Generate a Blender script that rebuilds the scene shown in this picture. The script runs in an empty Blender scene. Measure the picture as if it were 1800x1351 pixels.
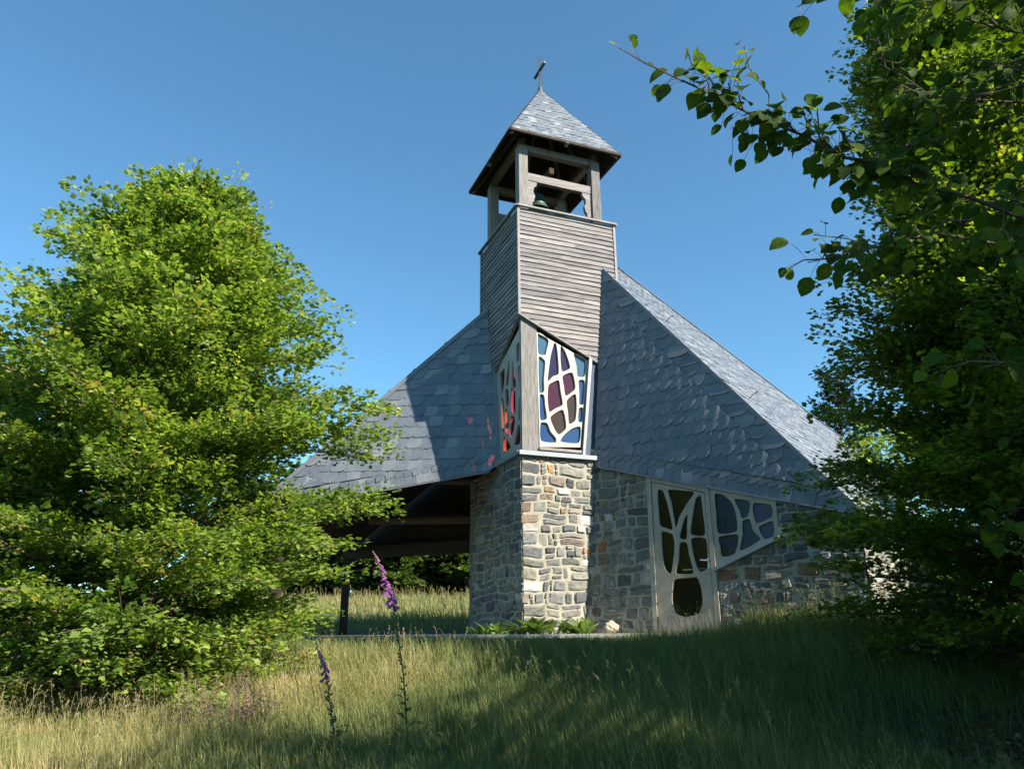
import bpy, bmesh, math, random
import numpy as np
from mathutils import Vector, Matrix

# ------------------------------------------------------------------ camera, sky, sun, exposure
scene = bpy.context.scene
cam_data = bpy.data.cameras.new("camera")
cam = bpy.data.objects.new("camera", cam_data)
scene.collection.objects.link(cam)
cam_data.sensor_width = 36.0
cam_data.lens = 27.0
cam_data.clip_start = 0.05
cam_data.clip_end = 3000.0
cam.matrix_world = (Matrix.Translation((0, 0, 1.6)) @ Matrix.Rotation(math.radians(107.9), 4, 'X')
                    @ Matrix.Rotation(math.radians(-0.5), 4, 'Z'))
scene.camera = cam

SUN_AZ, SUN_EL = math.radians(123.0), math.radians(35.6)
SUN = Vector((math.sin(SUN_AZ) * math.cos(SUN_EL), math.cos(SUN_AZ) * math.cos(SUN_EL), math.sin(SUN_EL)))
world = bpy.data.worlds.new("World")
scene.world = world
world.use_nodes = True
wn = world.node_tree
sky = wn.nodes.new('ShaderNodeTexSky')
sky.sky_type = 'NISHITA'
sky.sun_disc = False
sky.sun_elevation = SUN_EL
sky.sun_rotation = SUN_AZ
sky.altitude = 600
sky.air_density = 1.0
sky.dust_density = 0.1
sky.ozone_density = 3.0
skc = wn.nodes.new('ShaderNodeMix'); skc.data_type = 'RGBA'; skc.blend_type = 'MULTIPLY'
skc.inputs[0].default_value = 1.0; skc.inputs[7].default_value = (.68, 1.0, 1.0, 1)
wn.links.new(sky.outputs[0], skc.inputs[6]); wn.links.new(skc.outputs[2], wn.nodes['Background'].inputs[0])
wn.nodes['Background'].inputs[1].default_value = 0.092
sun_data = bpy.data.lights.new("sun", 'SUN')
sun_data.energy = 5.0
sun_data.angle = math.radians(0.5)
sun_data.color = (1.0, 0.92, 0.80)
sun = bpy.data.objects.new("sun", sun_data)
sun.rotation_euler = SUN.to_track_quat('Z', 'Y').to_euler()
scene.collection.objects.link(sun)
scene.view_settings.view_transform = 'Standard'
scene.view_settings.look = 'None'
scene.view_settings.exposure = 1.33
scene.cycles.max_bounces = 8
scene.cycles.transparent_max_bounces = 24
scene.cycles.caustics_reflective = False
scene.cycles.caustics_refractive = False

rng = np.random.default_rng(7)
random.seed(7)
COL = scene.collection


# ------------------------------------------------------------------ object helpers
def tag(o, label=None, cat=None, group=None, kind=None):
    if label: o['label'] = label
    if cat: o['category'] = cat
    if group: o['group'] = group
    if kind: o['kind'] = kind
    return o


def empty(name, loc=(0, 0, 0)):
    o = bpy.data.objects.new(name, None)
    o.location = loc
    o.empty_display_size = 0.3
    COL.objects.link(o)
    return o


def wloc(o):
    p = Vector((0, 0, 0))
    while o is not None:
        p = p + o.location; o = o.parent
    return p


def link_mesh(name, me, mat, parent=None):
    o = bpy.data.objects.new(name, me)
    COL.objects.link(o)
    mats = mat if isinstance(mat, (list, tuple)) else [mat]
    for m in mats:
        me.materials.append(m)
    if parent is not None:
        o.parent = parent
        o.location = -wloc(parent)             # meshes are written in world coordinates
    return o


class MB:
    """collects faces, with a random value and a colour per face, into one mesh"""
    def __init__(self):
        self.v, self.f, self.r, self.c, self.m = [], [], [], [], []

    def face(self, pts, rnd=0.5, col=(1, 1, 1), mi=0):
        k = len(self.v)
        self.v.extend([tuple(p) for p in pts])
        self.f.append(list(range(k, k + len(pts))))
        self.r.append(rnd); self.c.append(col); self.m.append(mi)

    def add(self, pts, faces, rnd=0.5, col=(1, 1, 1), mi=0):
        k = len(self.v)
        self.v.extend([tuple(p) for p in pts])
        for f in faces:
            self.f.append([k + i for i in f])
            self.r.append(rnd); self.c.append(col); self.m.append(mi)

    def prism(self, base, ext, rnd=0.5, col=(1, 1, 1), mi=0):
        b = [Vector(p) for p in base]; e = Vector(ext); n = len(b)
        pts = b + [p + e for p in b]
        fs = [list(range(n))[::-1], list(range(n, 2 * n))]
        fs += [[i, (i + 1) % n, n + (i + 1) % n, n + i] for i in range(n)]
        self.add(pts, fs, rnd, col, mi)

    def bar(self, a, b, w, h, up=(0, 0, 1), rnd=0.5, col=(1, 1, 1), mi=0):
        """box from a to b, w wide, h high, centred on the line"""
        a, b = Vector(a), Vector(b)
        d = (b - a).normalized(); u = Vector(up)
        s = d.cross(u).normalized(); u = s.cross(d).normalized()
        q = [a - s * w / 2 - u * h / 2, a + s * w / 2 - u * h / 2, a + s * w / 2 + u * h / 2, a - s * w / 2 + u * h / 2]
        self.prism(q, b - a, rnd, col, mi)

    def tube(self, pts, radii, seg=6, rnd=0.5, col=(1, 1, 1), cap=True):
        P = [Vector(p) for p in pts]
        rings = []
        k = len(self.v)
        for i, p in enumerate(P):
            d = (P[min(i + 1, len(P) - 1)] - P[max(i - 1, 0)])
            d = d.normalized() if d.length > 1e-9 else Vector((0, 0, 1))
            x = d.cross(Vector((0.13, 0.31, 0.94)) if abs(d.z) < 0.95 else Vector((1, 0.1, 0)))
            x.normalize(); y = d.cross(x)
            r = radii[i] if isinstance(radii, (list, tuple, np.ndarray)) else radii
            for s in range(seg):
                a = 2 * math.pi * s / seg
                self.v.append(tuple(p + x * math.cos(a) * r + y * math.sin(a) * r))
        for i in range(len(P) - 1):
            for s in range(seg):
                s2 = (s + 1) % seg
                self.f.append([k + i * seg + s, k + i * seg + s2, k + (i + 1) * seg + s2, k + (i + 1) * seg + s])
                self.r.append(rnd); self.c.append(col); self.m.append(0)
        if cap:
            self.f.append([k + s for s in range(seg)][::-1]); self.r.append(rnd); self.c.append(col); self.m.append(0)
            e = k + (len(P) - 1) * seg
            self.f.append([e + s for s in range(seg)]); self.r.append(rnd); self.c.append(col); self.m.append(0)

    def build(self, name, mat, parent=None, clip=None, smooth=False, fixn=False):
        me = bpy.data.meshes.new(name)
        me.from_pydata(self.v, [], self.f)
        a = me.attributes.new('rnd', 'FLOAT', 'FACE'); a.data.foreach_set('value', np.array(self.r, dtype=np.float32))
        c = np.ones((len(self.c), 4), dtype=np.float32); c[:, :3] = np.array(self.c, dtype=np.float32)
        a = me.attributes.new('tint', 'FLOAT_COLOR', 'FACE'); a.data.foreach_set('color', c.ravel())
        me.polygons.foreach_set('material_index', np.array(self.m, dtype=np.int32))
        if clip or fixn:
            bm = bmesh.new(); bm.from_mesh(me)
            for co, no in (clip or []):
                geom = bm.verts[:] + bm.edges[:] + bm.faces[:]
                bmesh.ops.bisect_plane(bm, geom=geom, plane_co=co, plane_no=no, clear_outer=True)
            if fixn:
                bmesh.ops.recalc_face_normals(bm, faces=bm.faces[:])
            bm.to_mesh(me); bm.free()
        if smooth:
            me.polygons.foreach_set('use_smooth', np.ones(len(me.polygons), dtype=bool))
        me.update()
        return link_mesh(name, me, mat, parent)


def clip_planes(poly, n):
    """inward side of every edge of a convex polygon is kept"""
    P = [Vector(p) for p in poly]
    c = sum(P, Vector()) / len(P)
    out = []
    for i in range(len(P)):
        a, b = P[i], P[(i + 1) % len(P)]
        no = (b - a).cross(Vector(n)).normalized()
        if no.dot(c - a) > 0: no = -no
        out.append((a, no))
    return out


# ------------------------------------------------------------------ material helpers
def new_mat(name):
    m = bpy.data.materials.new(name); m.use_nodes = True
    nt = m.node_tree
    return m, nt, nt.nodes['Principled BSDF'], nt.nodes['Material Output']


def N(nt, kind, **kw):
    n = nt.nodes.new(kind)
    for k, v in kw.items(): setattr(n, k, v)
    return n


def attr(nt, name):
    n = N(nt, 'ShaderNodeAttribute'); n.attribute_name = name; return n


def ramp(nt, fac, stops):
    n = N(nt, 'ShaderNodeValToRGB')
    e = n.color_ramp.elements
    while len(e) < len(stops): e.new(0.5)
    for i, (p, c) in enumerate(stops):
        e[i].position = p; e[i].color = (*c, 1)
    nt.links.new(fac, n.inputs[0]); return n


def noise(nt, scale, detail=4, vec=None, rough=0.6):
    n = N(nt, 'ShaderNodeTexNoise'); n.inputs['Scale'].default_value = scale
    n.inputs['Detail'].default_value = detail; n.inputs['Roughness'].default_value = rough
    if vec is not None: nt.links.new(vec, n.inputs['Vector'])
    return n


def coords(nt, scale=(1, 1, 1), rot=(0, 0, 0)):
    t = N(nt, 'ShaderNodeTexCoord'); m = N(nt, 'ShaderNodeMapping')
    m.inputs['Scale'].default_value = scale; m.inputs['Rotation'].default_value = rot
    nt.links.new(t.outputs['Object'], m.inputs['Vector']); return m.outputs[0]


def mixc(nt, fac, a, b, mode='MIX'):
    n = N(nt, 'ShaderNodeMix', data_type='RGBA', blend_type=mode)
    for s, v in ((0, fac), (6, a), (7, b)):
        if hasattr(v, 'links') or hasattr(v, 'is_output'): nt.links.new(v, n.inputs[s])
        elif s == 0: n.inputs[0].default_value = v
        else: n.inputs[s].default_value = (*v, 1)
    return n.outputs[2]


def bump(nt, bsdf, h, strength, dist):
    b = N(nt, 'ShaderNodeBump'); b.inputs['Strength'].default_value = strength
    b.inputs['Distance'].default_value = dist
    nt.links.new(h, b.inputs['Height']); nt.links.new(b.outputs[0], bsdf.inputs['Normal'])


def slate_mat():
    m, nt, b, o = new_mat('slate')
    r = attr(nt, 'rnd'); v = coords(nt)
    base = ramp(nt, r.outputs['Fac'], [(0, (.122, .140, .166)), (.5, (.146, .165, .190)), (.85, (.180, .196, .216)), (1, (.25, .262, .275))])
    n1 = noise(nt, 6, 5, v); n2 = noise(nt, 60, 3, v)
    st = ramp(nt, n1.outputs[0], [(.3, (.75, .78, .8)), (.75, (1.15, 1.12, 1.08))])
    c = mixc(nt, 1.0, base.outputs[0], st.outputs[0], 'MULTIPLY')
    nt.links.new(c, b.inputs['Base Color'])
    b.inputs['Roughness'].default_value = .46
    b.inputs['Specular IOR Level'].default_value = .6
    bump(nt, b, n2.outputs[0], .35, .004)
    return m


def wood_mat(name, dark, light, scale=(9, 9, 60), rough=.8):
    m, nt, b, o = new_mat(name)
    r = attr(nt, 'rnd')
    v = coords(nt, scale)
    add = N(nt, 'ShaderNodeVectorMath', operation='ADD'); nt.links.new(v, add.inputs[0])
    sc = N(nt, 'ShaderNodeVectorMath', operation='SCALE'); nt.links.new(r.outputs['Vector'], sc.inputs[0]); sc.inputs['Scale'].default_value = 37.
    nt.links.new(sc.outputs[0], add.inputs[1])
    n1 = noise(nt, 1.0, 6, add.outputs[0], .65)
    c1 = ramp(nt, n1.outputs[0], [(.28, dark), (.5, tuple((a + b_) / 2 for a, b_ in zip(dark, light))), (.72, light)])
    kn = N(nt, 'ShaderNodeTexVoronoi'); kn.inputs['Scale'].default_value = 4.5
    nt.links.new(coords(nt, (1, 1, 2.2)), kn.inputs['Vector'])
    kr = ramp(nt, kn.outputs['Distance'], [(.03, (.25, .22, .2)), (.09, (1, 1, 1))])
    tone = ramp(nt, r.outputs['Fac'], [(0, (.66, .66, .68)), (1, (1.12, 1.1, 1.07))])
    c = mixc(nt, 1.0, c1.outputs[0], kr.outputs[0], 'MULTIPLY'); c = mixc(nt, 1.0, c, tone.outputs[0], 'MULTIPLY')
    nt.links.new(c, b.inputs['Base Color']); b.inputs['Roughness'].default_value = rough
    b.inputs['Specular IOR Level'].default_value = .2
    bump(nt, b, n1.outputs[0], .5, .006)
    return m


def stone_mat():
    m, nt, b, o = new_mat('stone')
    t = attr(nt, 'tint'); v = coords(nt)
    n1 = noise(nt, 14, 6, v); n2 = noise(nt, 45, 6, v, .7)
    st = ramp(nt, n1.outputs[0], [(.3, (.62, .62, .64)), (.5, (1, 1, 1)), (.75, (1.35, 1.28, 1.15))])
    c = mixc(nt, 1.0, t.outputs['Color'], st.outputs[0], 'MULTIPLY')
    nt.links.new(c, b.inputs['Base Color']); b.inputs['Roughness'].default_value = .88
    bump(nt, b, n2.outputs[0], .7, .012)
    return m


def plain_mat(name, col, rough=.6, metal=0., var=.15, bscale=30, bstr=.2):
    m, nt, b, o = new_mat(name)
    v = coords(nt); n = noise(nt, 7, 5, v)
    lo = tuple(x * (1 - var) for x in col); hi = tuple(min(1, x * (1 + var)) for x in col)
    r = ramp(nt, n.outputs[0], [(.3, lo), (.7, hi)])
    nt.links.new(r.outputs[0], b.inputs['Base Color'])
    b.inputs['Roughness'].default_value = rough; b.inputs['Metallic'].default_value = metal
    n2 = noise(nt, bscale, 3, v); bump(nt, b, n2.outputs[0], bstr, .004)
    return m


def glass_mat(name, through, body, w_body=.35):
    m, nt, b, o = new_mat(name)
    b.inputs['Base Color'].default_value = (*body, 1); b.inputs['Roughness'].default_value = .12
    b.inputs['Specular IOR Level'].default_value = .8
    n = noise(nt, 9, 2, coords(nt)); bump(nt, b, n.outputs[0], .15, .01)
    t = N(nt, 'ShaderNodeBsdfTransparent'); t.inputs[0].default_value = (*through, 1)
    mx = N(nt, 'ShaderNodeMixShader'); mx.inputs[0].default_value = w_body
    nt.links.new(t.outputs[0], mx.inputs[1]); nt.links.new(b.outputs[0], mx.inputs[2])
    nt.links.new(mx.outputs[0], o.inputs['Surface'])
    return m


def leaf_mat(name, stops, trans=.4, tcol=(1.5, 1.6, .6), rough=.5, spec=.35):
    m, nt, b, o = new_mat(name)
    r = attr(nt, 'rnd')
    base = ramp(nt, r.outputs['Fac'], stops)
    nz = noise(nt, 55, 3, coords(nt)); vr = ramp(nt, nz.outputs[0], [(.35, (.72, .75, .7)), (.65, (1.2, 1.15, 1.1))])
    base_c = mixc(nt, 1.0, base.outputs[0], vr.outputs[0], 'MULTIPLY')
    nt.links.new(base_c, b.inputs['Base Color'])
    b.inputs['Roughness'].default_value = rough; b.inputs['Specular IOR Level'].default_value = spec
    tr = N(nt, 'ShaderNodeBsdfTranslucent')
    tc = mixc(nt, 1.0, base_c, tcol, 'MULTIPLY'); nt.links.new(tc, tr.inputs[0])
    mx = N(nt, 'ShaderNodeMixShader'); mx.inputs[0].default_value = trans
    nt.links.new(b.outputs[0], mx.inputs[1]); nt.links.new(tr.outputs[0], mx.inputs[2])
    nt.links.new(mx.outputs[0], o.inputs['Surface'])
    return m


M = dict(
    slate=slate_mat(),
    board=wood_mat('weathered_board', (.07, .063, .062), (.37, .345, .34), (3, 3, 75)),
    post=wood_mat('weathered_post', (.10, .095, .09), (.28, .265, .25), (45, 45, 4)),
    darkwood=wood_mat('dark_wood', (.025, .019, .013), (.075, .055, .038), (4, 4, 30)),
    log=wood_mat('roof_log', (.09, .065, .045), (.20, .15, .105), (3, 3, 20)),
    shade_reveal=plain_mat('shade_toned_reveal', (.055, .075, .11), .8, 0, .15),  # slate strip beside the window, its shade painted into a darker colour
    stone=stone_mat(),
    mortar=plain_mat('mortar', (.30, .28, .22), .95, 0, .25, 80, .6),
    concrete=plain_mat('concrete', (.42, .41, .38), .9, 0, .2, 60, .5),
    zinc=plain_mat('zinc', (.22, .245, .27), .5, .15, .1),
    paleflash=plain_mat('pale_flashing', (.21, .205, .20), .75, 0, .2),
    cream=plain_mat('cream_frame', (.37, .355, .295), .6, 0, .12),
    doorwood=plain_mat('door_wood', (.36, .305, .23), .6, 0, .15),
    iron=plain_mat('iron', (.06, .06, .06), .6, .0, .2),
    bronze=plain_mat('bronze', (.07, .12, .10), .45, .7, .3),
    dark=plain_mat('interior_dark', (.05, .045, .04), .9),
    plaster=plain_mat('interior_plaster', (.18, .16, .14), .9),
    bark=plain_mat('bark', (.11, .085, .06), .9, 0, .35, 40, .8),
    steel=plain_mat('brushed_steel', (.7, .7, .7), .3, 1.),
)


# ------------------------------------------------------------------ terrain
def hgt(x, y):
    x = np.asarray(x, float); y = np.asarray(y, float)
    s = np.clip(y / 11.0, -1.5, 1)
    h = np.where(y < 11, 1.52 * s, 1.52)
    k = np.clip(y - 15.5, 0, 26)
    h = h + .075 * k - .02 * np.clip(y - 44, 0, 400) - .008 * np.clip(np.abs(x) - 20, 0, 300)
    h = h + .34 * np.exp(-((x - 4.3) ** 2 + (y - 9.2) ** 2) / 3.2)
    h = h - .12 * np.exp(-((x + 3.8) ** 2 + (y - 7.0) ** 2) / 5.0)
    amp = np.clip((np.hypot(x - 1, y - 13.5) - 4) / 4, 0, 1)
    h = h + amp * (.05 * np.sin(x * 1.3 + 1) * np.cos(y * 1.1) + .03 * np.sin(x * 3.1 + y * 2.3))
    return h


def axis(lo, hi, core_lo, core_hi, step):
    c = np.arange(core_lo, core_hi + 1e-6, step)
    a = core_lo - np.geomspace(step, core_lo - lo, 26)[::-1]; b = core_hi + np.geomspace(step, hi - core_hi, 26)
    return np.concatenate([a, c, b])


def ground_mat():
    m, nt, b, o = new_mat('meadow_soil')
    v = coords(nt); n1 = noise(nt, .5, 6, v); n2 = noise(nt, 9, 8, v, .7)
    g = ramp(nt, n1.outputs[0], [(.35, (.030, .045, .014)), (.55, (.06, .065, .025)), (.7, (.085, .075, .04))])
    l = ramp(nt, n2.outputs[0], [(.35, (.45, .45, .45)), (.7, (1.5, 1.4, 1.2))])
    nt.links.new(mixc(nt, 1.0, g.outputs[0], l.outputs[0], 'MULTIPLY'), b.inputs['Base Color'])
    b.inputs['Roughness'].default_value = .95; bump(nt, b, n2.outputs[0], .8, .05)
    return m


def make_ground():
    xs = axis(-600, 600, -14, 14, .25); ys = axis(-600, 900, -6, 44, .25)
    X, Y = np.meshgrid(xs, ys); Z = hgt(X, Y)
    me = bpy.data.meshes.new('ground')
    nx, ny = len(xs), len(ys)
    idx = np.arange(nx * ny).reshape(ny, nx)
    q = np.stack([idx[:-1, :-1], idx[:-1, 1:], idx[1:, 1:], idx[1:, :-1]], -1).reshape(-1, 4)
    raw_mesh(me, np.stack([X, Y, Z], -1).reshape(-1, 3), q)
    me.polygons.foreach_set('use_smooth', np.ones(len(q), dtype=bool))
    o = link_mesh('ground', me, ground_mat()); tag(o, 'sloping meadow soil under the long grass', kind='structure')


def raw_mesh(me, verts, quads, rnd=None):
    nv, nf = len(verts), len(quads); k = quads.shape[1]
    me.vertices.add(nv); me.vertices.foreach_set('co', np.ascontiguousarray(verts, dtype=np.float32).ravel())
    me.loops.add(nf * k); me.loops.foreach_set('vertex_index', quads.astype(np.int32).ravel())
    me.polygons.add(nf); me.polygons.foreach_set('loop_start', (np.arange(nf) * k).astype(np.int32))
    me.polygons.foreach_set('loop_total', np.full(nf, k, dtype=np.int32))
    if rnd is not None:
        a = me.attributes.new('rnd', 'FLOAT', 'FACE'); a.data.foreach_set('value', rnd.astype(np.float32))
    me.update(calc_edges=True)


make_ground()

# ------------------------------------------------------------------ chapel
V = Vector
ZUP = V((0, 0, 1))
C0 = V((0.133, 12.0, 0))
a68 = math.radians(68)
r_ = V((math.sin(a68), math.cos(a68), 0)); l_ = V((-r_.y, r_.x, 0))
nR = V((r_.y, -r_.x, 0)); nL = -r_
def PR(t, z, off=0): return C0 + r_ * t + nR * off + ZUP * z
def PL(t, z, off=0): return C0 + l_ * t + nL * off + ZUP * z
def PT(a, b, z): return C0 + r_ * a + l_ * b + ZUP * z          # tower plan coordinates
A = V((1.668, 12.62, 7.834)); E0 = V((1.3938, 12.4582, 4.1881)); E1 = V((4.5911, 10.0804, 3.0220))
A2 = V((-.441, 13.421, 7.383)); B2 = V((-.392, 12.9418, 4.2259)); F2 = V((-4.5169, 13.2295, 3.587))
NF = V((-.5760, -.8136, .0795)).normalized(); NWL = V((-.5743, -.8112, .1103)).normalized()                                  # front right roof and door wall
NL2 = V((-.0916, -.9847, .1479)).normalized()
W_ = V((.8161, -.5779, 0)); UPW = V((.0638, .0900, .9939)); OW = V((1.4128, 12.5170, 4.1600))
def PW(u, v, off=0): return OW + W_ * u + UPW * v + NWL * off
G38 = V((math.sin(math.radians(38)), math.cos(math.radians(38)), 0))
NS = V((.6143, -.4799, .6264)).normalized()
S0 = V((2.3097, 14.9686, 9.0048)); S1 = V((8.4640, 19.3792, 6.3487)); RB = E1 + G38 * 6.4
LBK = V((-3.542, 16.5, 3.341)); HB = V((-.30, 14.98, 3.341))

chapel = empty('chapel', (C0.x + 1, C0.y + 1.5, 1.6))
tag(chapel, 'small stone and slate chapel with a timber bell tower and stained glass windows', 'chapel')


def slate_field(mb, poly, ax, tw, th, lift=0.004, round_=.55, rim=0.0, seed=1, drop=.018, side=.007, vary=1.0):
    g = random.Random(seed)
    P = [V(p) for p in poly]
    n = (P[1] - P[0]).cross(P[2] - P[0]).normalized()
    if n.dot(V((0, -1, .3))) < 0 and n.z < .5: n = -n
    if n.z < 0 and abs(n.z) > .3: n = -n
    ax = (ax - n * ax.dot(n)).normalized(); ay = n.cross(ax)
    if ay.z < 0: ax = -ax; ay = -ay
    O = P[0]
    us = [(p - O).dot(ax) for p in P]; vs = [(p - O).dot(ay) for p in P]
    j0 = int(min(vs) / th) - 2; j1 = int(max(vs) / th) + 2
    def inside(u, v):
        q = O + ax * u + ay * v
        for i in range(len(P)):
            a, b = P[i], P[(i + 1) % len(P)]
            no = (b - a).cross(n).normalized()
            c = sum(P, V()) / len(P)
            if no.dot(c - a) > 0: no = -no
            if no.dot(q - a) > tw * 1.3 + th: return False
        return True
    for j in range(j0, j1):
        y0 = min(vs) + (j - j0 - 1.5) * th
        x = min(us) - tw * 2 * g.random() - tw
        while x < max(us) + tw:
            w = tw * g.uniform(1 - .10 * vary, 1 + .10 * vary)
            if inside(x + w / 2, y0 + th / 2):
                L = th * 1.55; ww = w * 1.16; y = y0 + g.uniform(-.006, .006) * vary
                rd = min(ww * round_, th * .95)
                k1, k2, k3 = g.uniform(.8, 1.2), g.gauss(0, .002), g.gauss(0, .002)
                def Z(px, py): return lift + drop * k1 * (1 - (py - y) / L) + side * (px - x) / ww + k2 * (px - x) / ww + k3
                def pt(px, py, dz=0): return O + ax * px + ay * py + n * (Z(px, py) + dz)
                arc = []
                K = 5 if round_ > .05 else 1
                for q in range(K + 1):
                    t = math.pi / 2 * q / max(1, K)
                    arc.append((x + ww - rd + rd * math.sin(t), y + rd - rd * math.cos(t)))
                outer = [(x, y)] + arc + [(x + ww, y + L)]
                rr = g.random() ** 1.2
                if rim > 0: rr *= .72
                c = 1.0
                if rim > 0:
                    inner = []; rk = g.uniform(.55, 1.15)
                    for q, (ax_, ay_) in enumerate(outer):
                        if q == 0: inner.append((ax_, ay_))
                        else:
                            t = min(1, (q - 1) / max(1, K)); f = rim * rk
                            inner.append((ax_ - f * math.sin(math.pi / 2 * t), ay_ + .35 * f * math.sin(math.pi * t)))
                    top = [pt(*p) for p in inner] + [pt(x, y + L)]
                    mb.face(top, rr)
                    o3 = [pt(*p, dz=-.0095) for p in outer]
                    for q in range(len(outer) - 1):
                        mb.face([o3[q], o3[q + 1], top[q + 1], top[q]], rr)
                    lowz = [p - n * .009 for p in o3]
                    for q in range(len(outer) - 1):
                        mb.face([lowz[q], lowz[q + 1], o3[q + 1], o3[q]], rr)
                else:
                    top = [pt(*p) for p in outer] + [pt(x, y + L)]
                    mb.face(top, rr)
                    lo = [p - n * .008 for p in top]
                    for q in range(len(top) - 2):
                        mb.face([lo[q], lo[q + 1], top[q + 1], top[q]], rr)
            x += w
    return n


def shrink(poly, i, d, n):
    """move edge i (i -> i+1) of the polygon inwards by d"""
    P = [V(p) for p in poly]; m = len(P)
    a, b = P[i], P[(i + 1) % m]
    no = (b - a).cross(n).normalized(); c = sum(P, V()) / m
    if no.dot(c - a) < 0: no = -no
    pa, pb = P[i - 1], P[(i + 2) % m]
    def cut(p, q):
        t = (d - no.dot(p - a)) / no.dot(q - p); return p + (q - p) * t
    na, nb = cut(a, pa), cut(b, pb)
    Q = P[:]; Q[i] = na; Q[(i + 1) % m] = nb
    band = [a, b, nb, na]
    return Q, band


# --- front right roof: main field, eave course, hip course
n = NF
tri = [A, PR(1.322, 4.30), E0, E1]
rest, eave_band = shrink(tri, 2, .27, n)
rest2, hip_band = shrink(rest, 3, .30, n)
mb = MB()
slate_field(mb, rest2, W_, .185, .205, rim=.07, seed=3, drop=.022, round_=.75, vary=.5, side=.010)
roof_front = mb.build('roof', M['slate'], chapel, clip=clip_planes(rest2, n))
roof_front['label'] = 'steep shaded slate roof right of the tower, above the door'
mb = MB(); slate_field(mb, eave_band, (E1 - E0), .15, .30, lift=.014, round_=.95, seed=5, drop=.02)
mb.build('eave_course', M['slate'], roof_front, clip=clip_planes(eave_band, n))
mb = MB(); slate_field(mb, hip_band, W_, .34, .195, lift=.014, round_=.5, seed=8, drop=.02)
mb.build('hip_course', M['slate'], roof_front, clip=clip_planes(hip_band, n))
mb = MB()
mb.prism([p - n * .004 for p in tri], -n * .07, mi=0)
mb.build('roof_boarding', M['darkwood'], roof_front, fixn=True)
mb = MB(); mb.bar(E0 + n * .0 - UPW * .012, E1 - UPW * .012 + n * .0, .07, .014, up=UPW)
mb.build('drip_edge', M['zinc'], roof_front)
mb = MB(); mb.bar(A + n * .012, E1 + n * .012, .05, .05, up=n); mb.build('verge', M['slate'], roof_front)

# --- front left roof
n = NL2
tri = [A2, PL(1.02, 4.33), B2, F2]
rest, eave_band = shrink(tri, 2, .27, n)
rest2, hip_band = shrink(rest, 3, .28, n)
mb = MB(); slate_field(mb, rest2, V((1, -.05, -.02)), .22, .205, seed=11, drop=.016, round_=.45)
roof_left = mb.build('roof', M['slate'], chapel, clip=clip_planes(rest2, n))
roof_left['label'] = 'slate roof left of the tower, its far end in the sun, over an open porch'
mb = MB(); slate_field(mb, eave_band, (F2 - B2), .16, .30, lift=.014, round_=.95, seed=12, drop=.02)
mb.build('eave_course', M['slate'], roof_left, clip=clip_planes(eave_band, n))
mb = MB(); slate_field(mb, hip_band, V((1, -.05, -.02)), .34, .205, lift=.014, round_=.8, seed=13, drop=.02)
mb.build('hip_course', M['slate'], roof_left, clip=clip_planes(hip_band, n))
mb = MB(); mb.prism([p - n * .004 for p in tri], -n * .07); mb.build('roof_boarding', M['darkwood'], roof_left, fixn=True)
mb = MB(); mb.bar(B2 - V((0, 0, .012)), F2 - V((0, 0, .012)), .07, .014); mb.build('drip_edge', M['zinc'], roof_left)
mb = MB(); mb.bar(A2 + V((0, .03, .03)), F2 + V((0, .03, .03)), .16, .07, up=(0, 0, 1)); mb.build('verge', M['slate'], roof_left)

# --- sunlit side roof beyond the right hip
polyS = [A + NS * 0, E1, RB, S1, S0]
mb = MB(); slate_field(mb, polyS, G38, .22, .17, seed=17, drop=.014, round_=.35)
roof_side = mb.build('roof', M['slate'], chapel, clip=clip_planes(polyS, NS))
roof_side['label'] = 'long sunlit slate roof slope behind the right hip'
mb = MB(); mb.prism([p - NS * .004 for p in polyS], -NS * .07); mb.build('roof_boarding', M['darkwood'], roof_side, fixn=True)
mb = MB(); mb.bar(S0 + NS * .02, S1 + NS * .02, .12, .05, up=NS); mb.bar(S1 + NS * .02, RB + NS * .02, .12, .05, up=NS)
mb.build('ridge_cap', M['slate'], roof_side)

# --- rear slopes (seen only from below, inside the porch)
RC = V((4.6, 21.5, 3.3)); G2 = V((1.25, 15.4, 7.0))
mb = MB()
for t in ([A2, F2, LBK], [A2, LBK, G2], [G2, LBK, HB], [G2, HB, RC], [G2, RC, S0], [S0, RC, S1], [S1, RC, RB]):
    t = [V(p) for p in t]
    nn = (t[1] - t[0]).cross(t[2] - t[0]).normalized()
    if nn.z < 0: nn = -nn
    if nn.y < 0 and abs(nn.z) < .1: nn = -nn
    mb.prism([p - nn * .10 for p in t], -nn * .05)
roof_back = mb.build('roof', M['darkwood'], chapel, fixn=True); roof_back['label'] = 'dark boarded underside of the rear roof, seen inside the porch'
mb = MB()
mb.bar(LBK - V((0, 0, .13)), HB - V((0, 0, .13)), .14, .24)
mb.build('eaves_beam', M['darkwood'], chapel)
for k in range(1, 5):
    f = k / 5.2
    a = LBK.lerp(A2, f) - V((0, 0, .30)); b = HB.lerp(G2, f) - V((0, 0, .34))
    mb = MB(); mb.tube([a, b], [.085, .085], 10); mb.build('purlin', M['log'], chapel)
for p, h in ((LBK + V((.05, -.05, -.2)), 3.2), (F2 + V((.45, .35, -.2)), 3.3)):
    mb = MB(); mb.prism([(p.x - .07, p.y - .07, 1.5), (p.x + .07, p.y - .07, 1.5), (p.x + .07, p.y + .07, 1.5), (p.x - .07, p.y + .07, 1.5)], (0, 0, p.z - 1.5))
    mb.build('porch_post', M['darkwood'], chapel)


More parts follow.
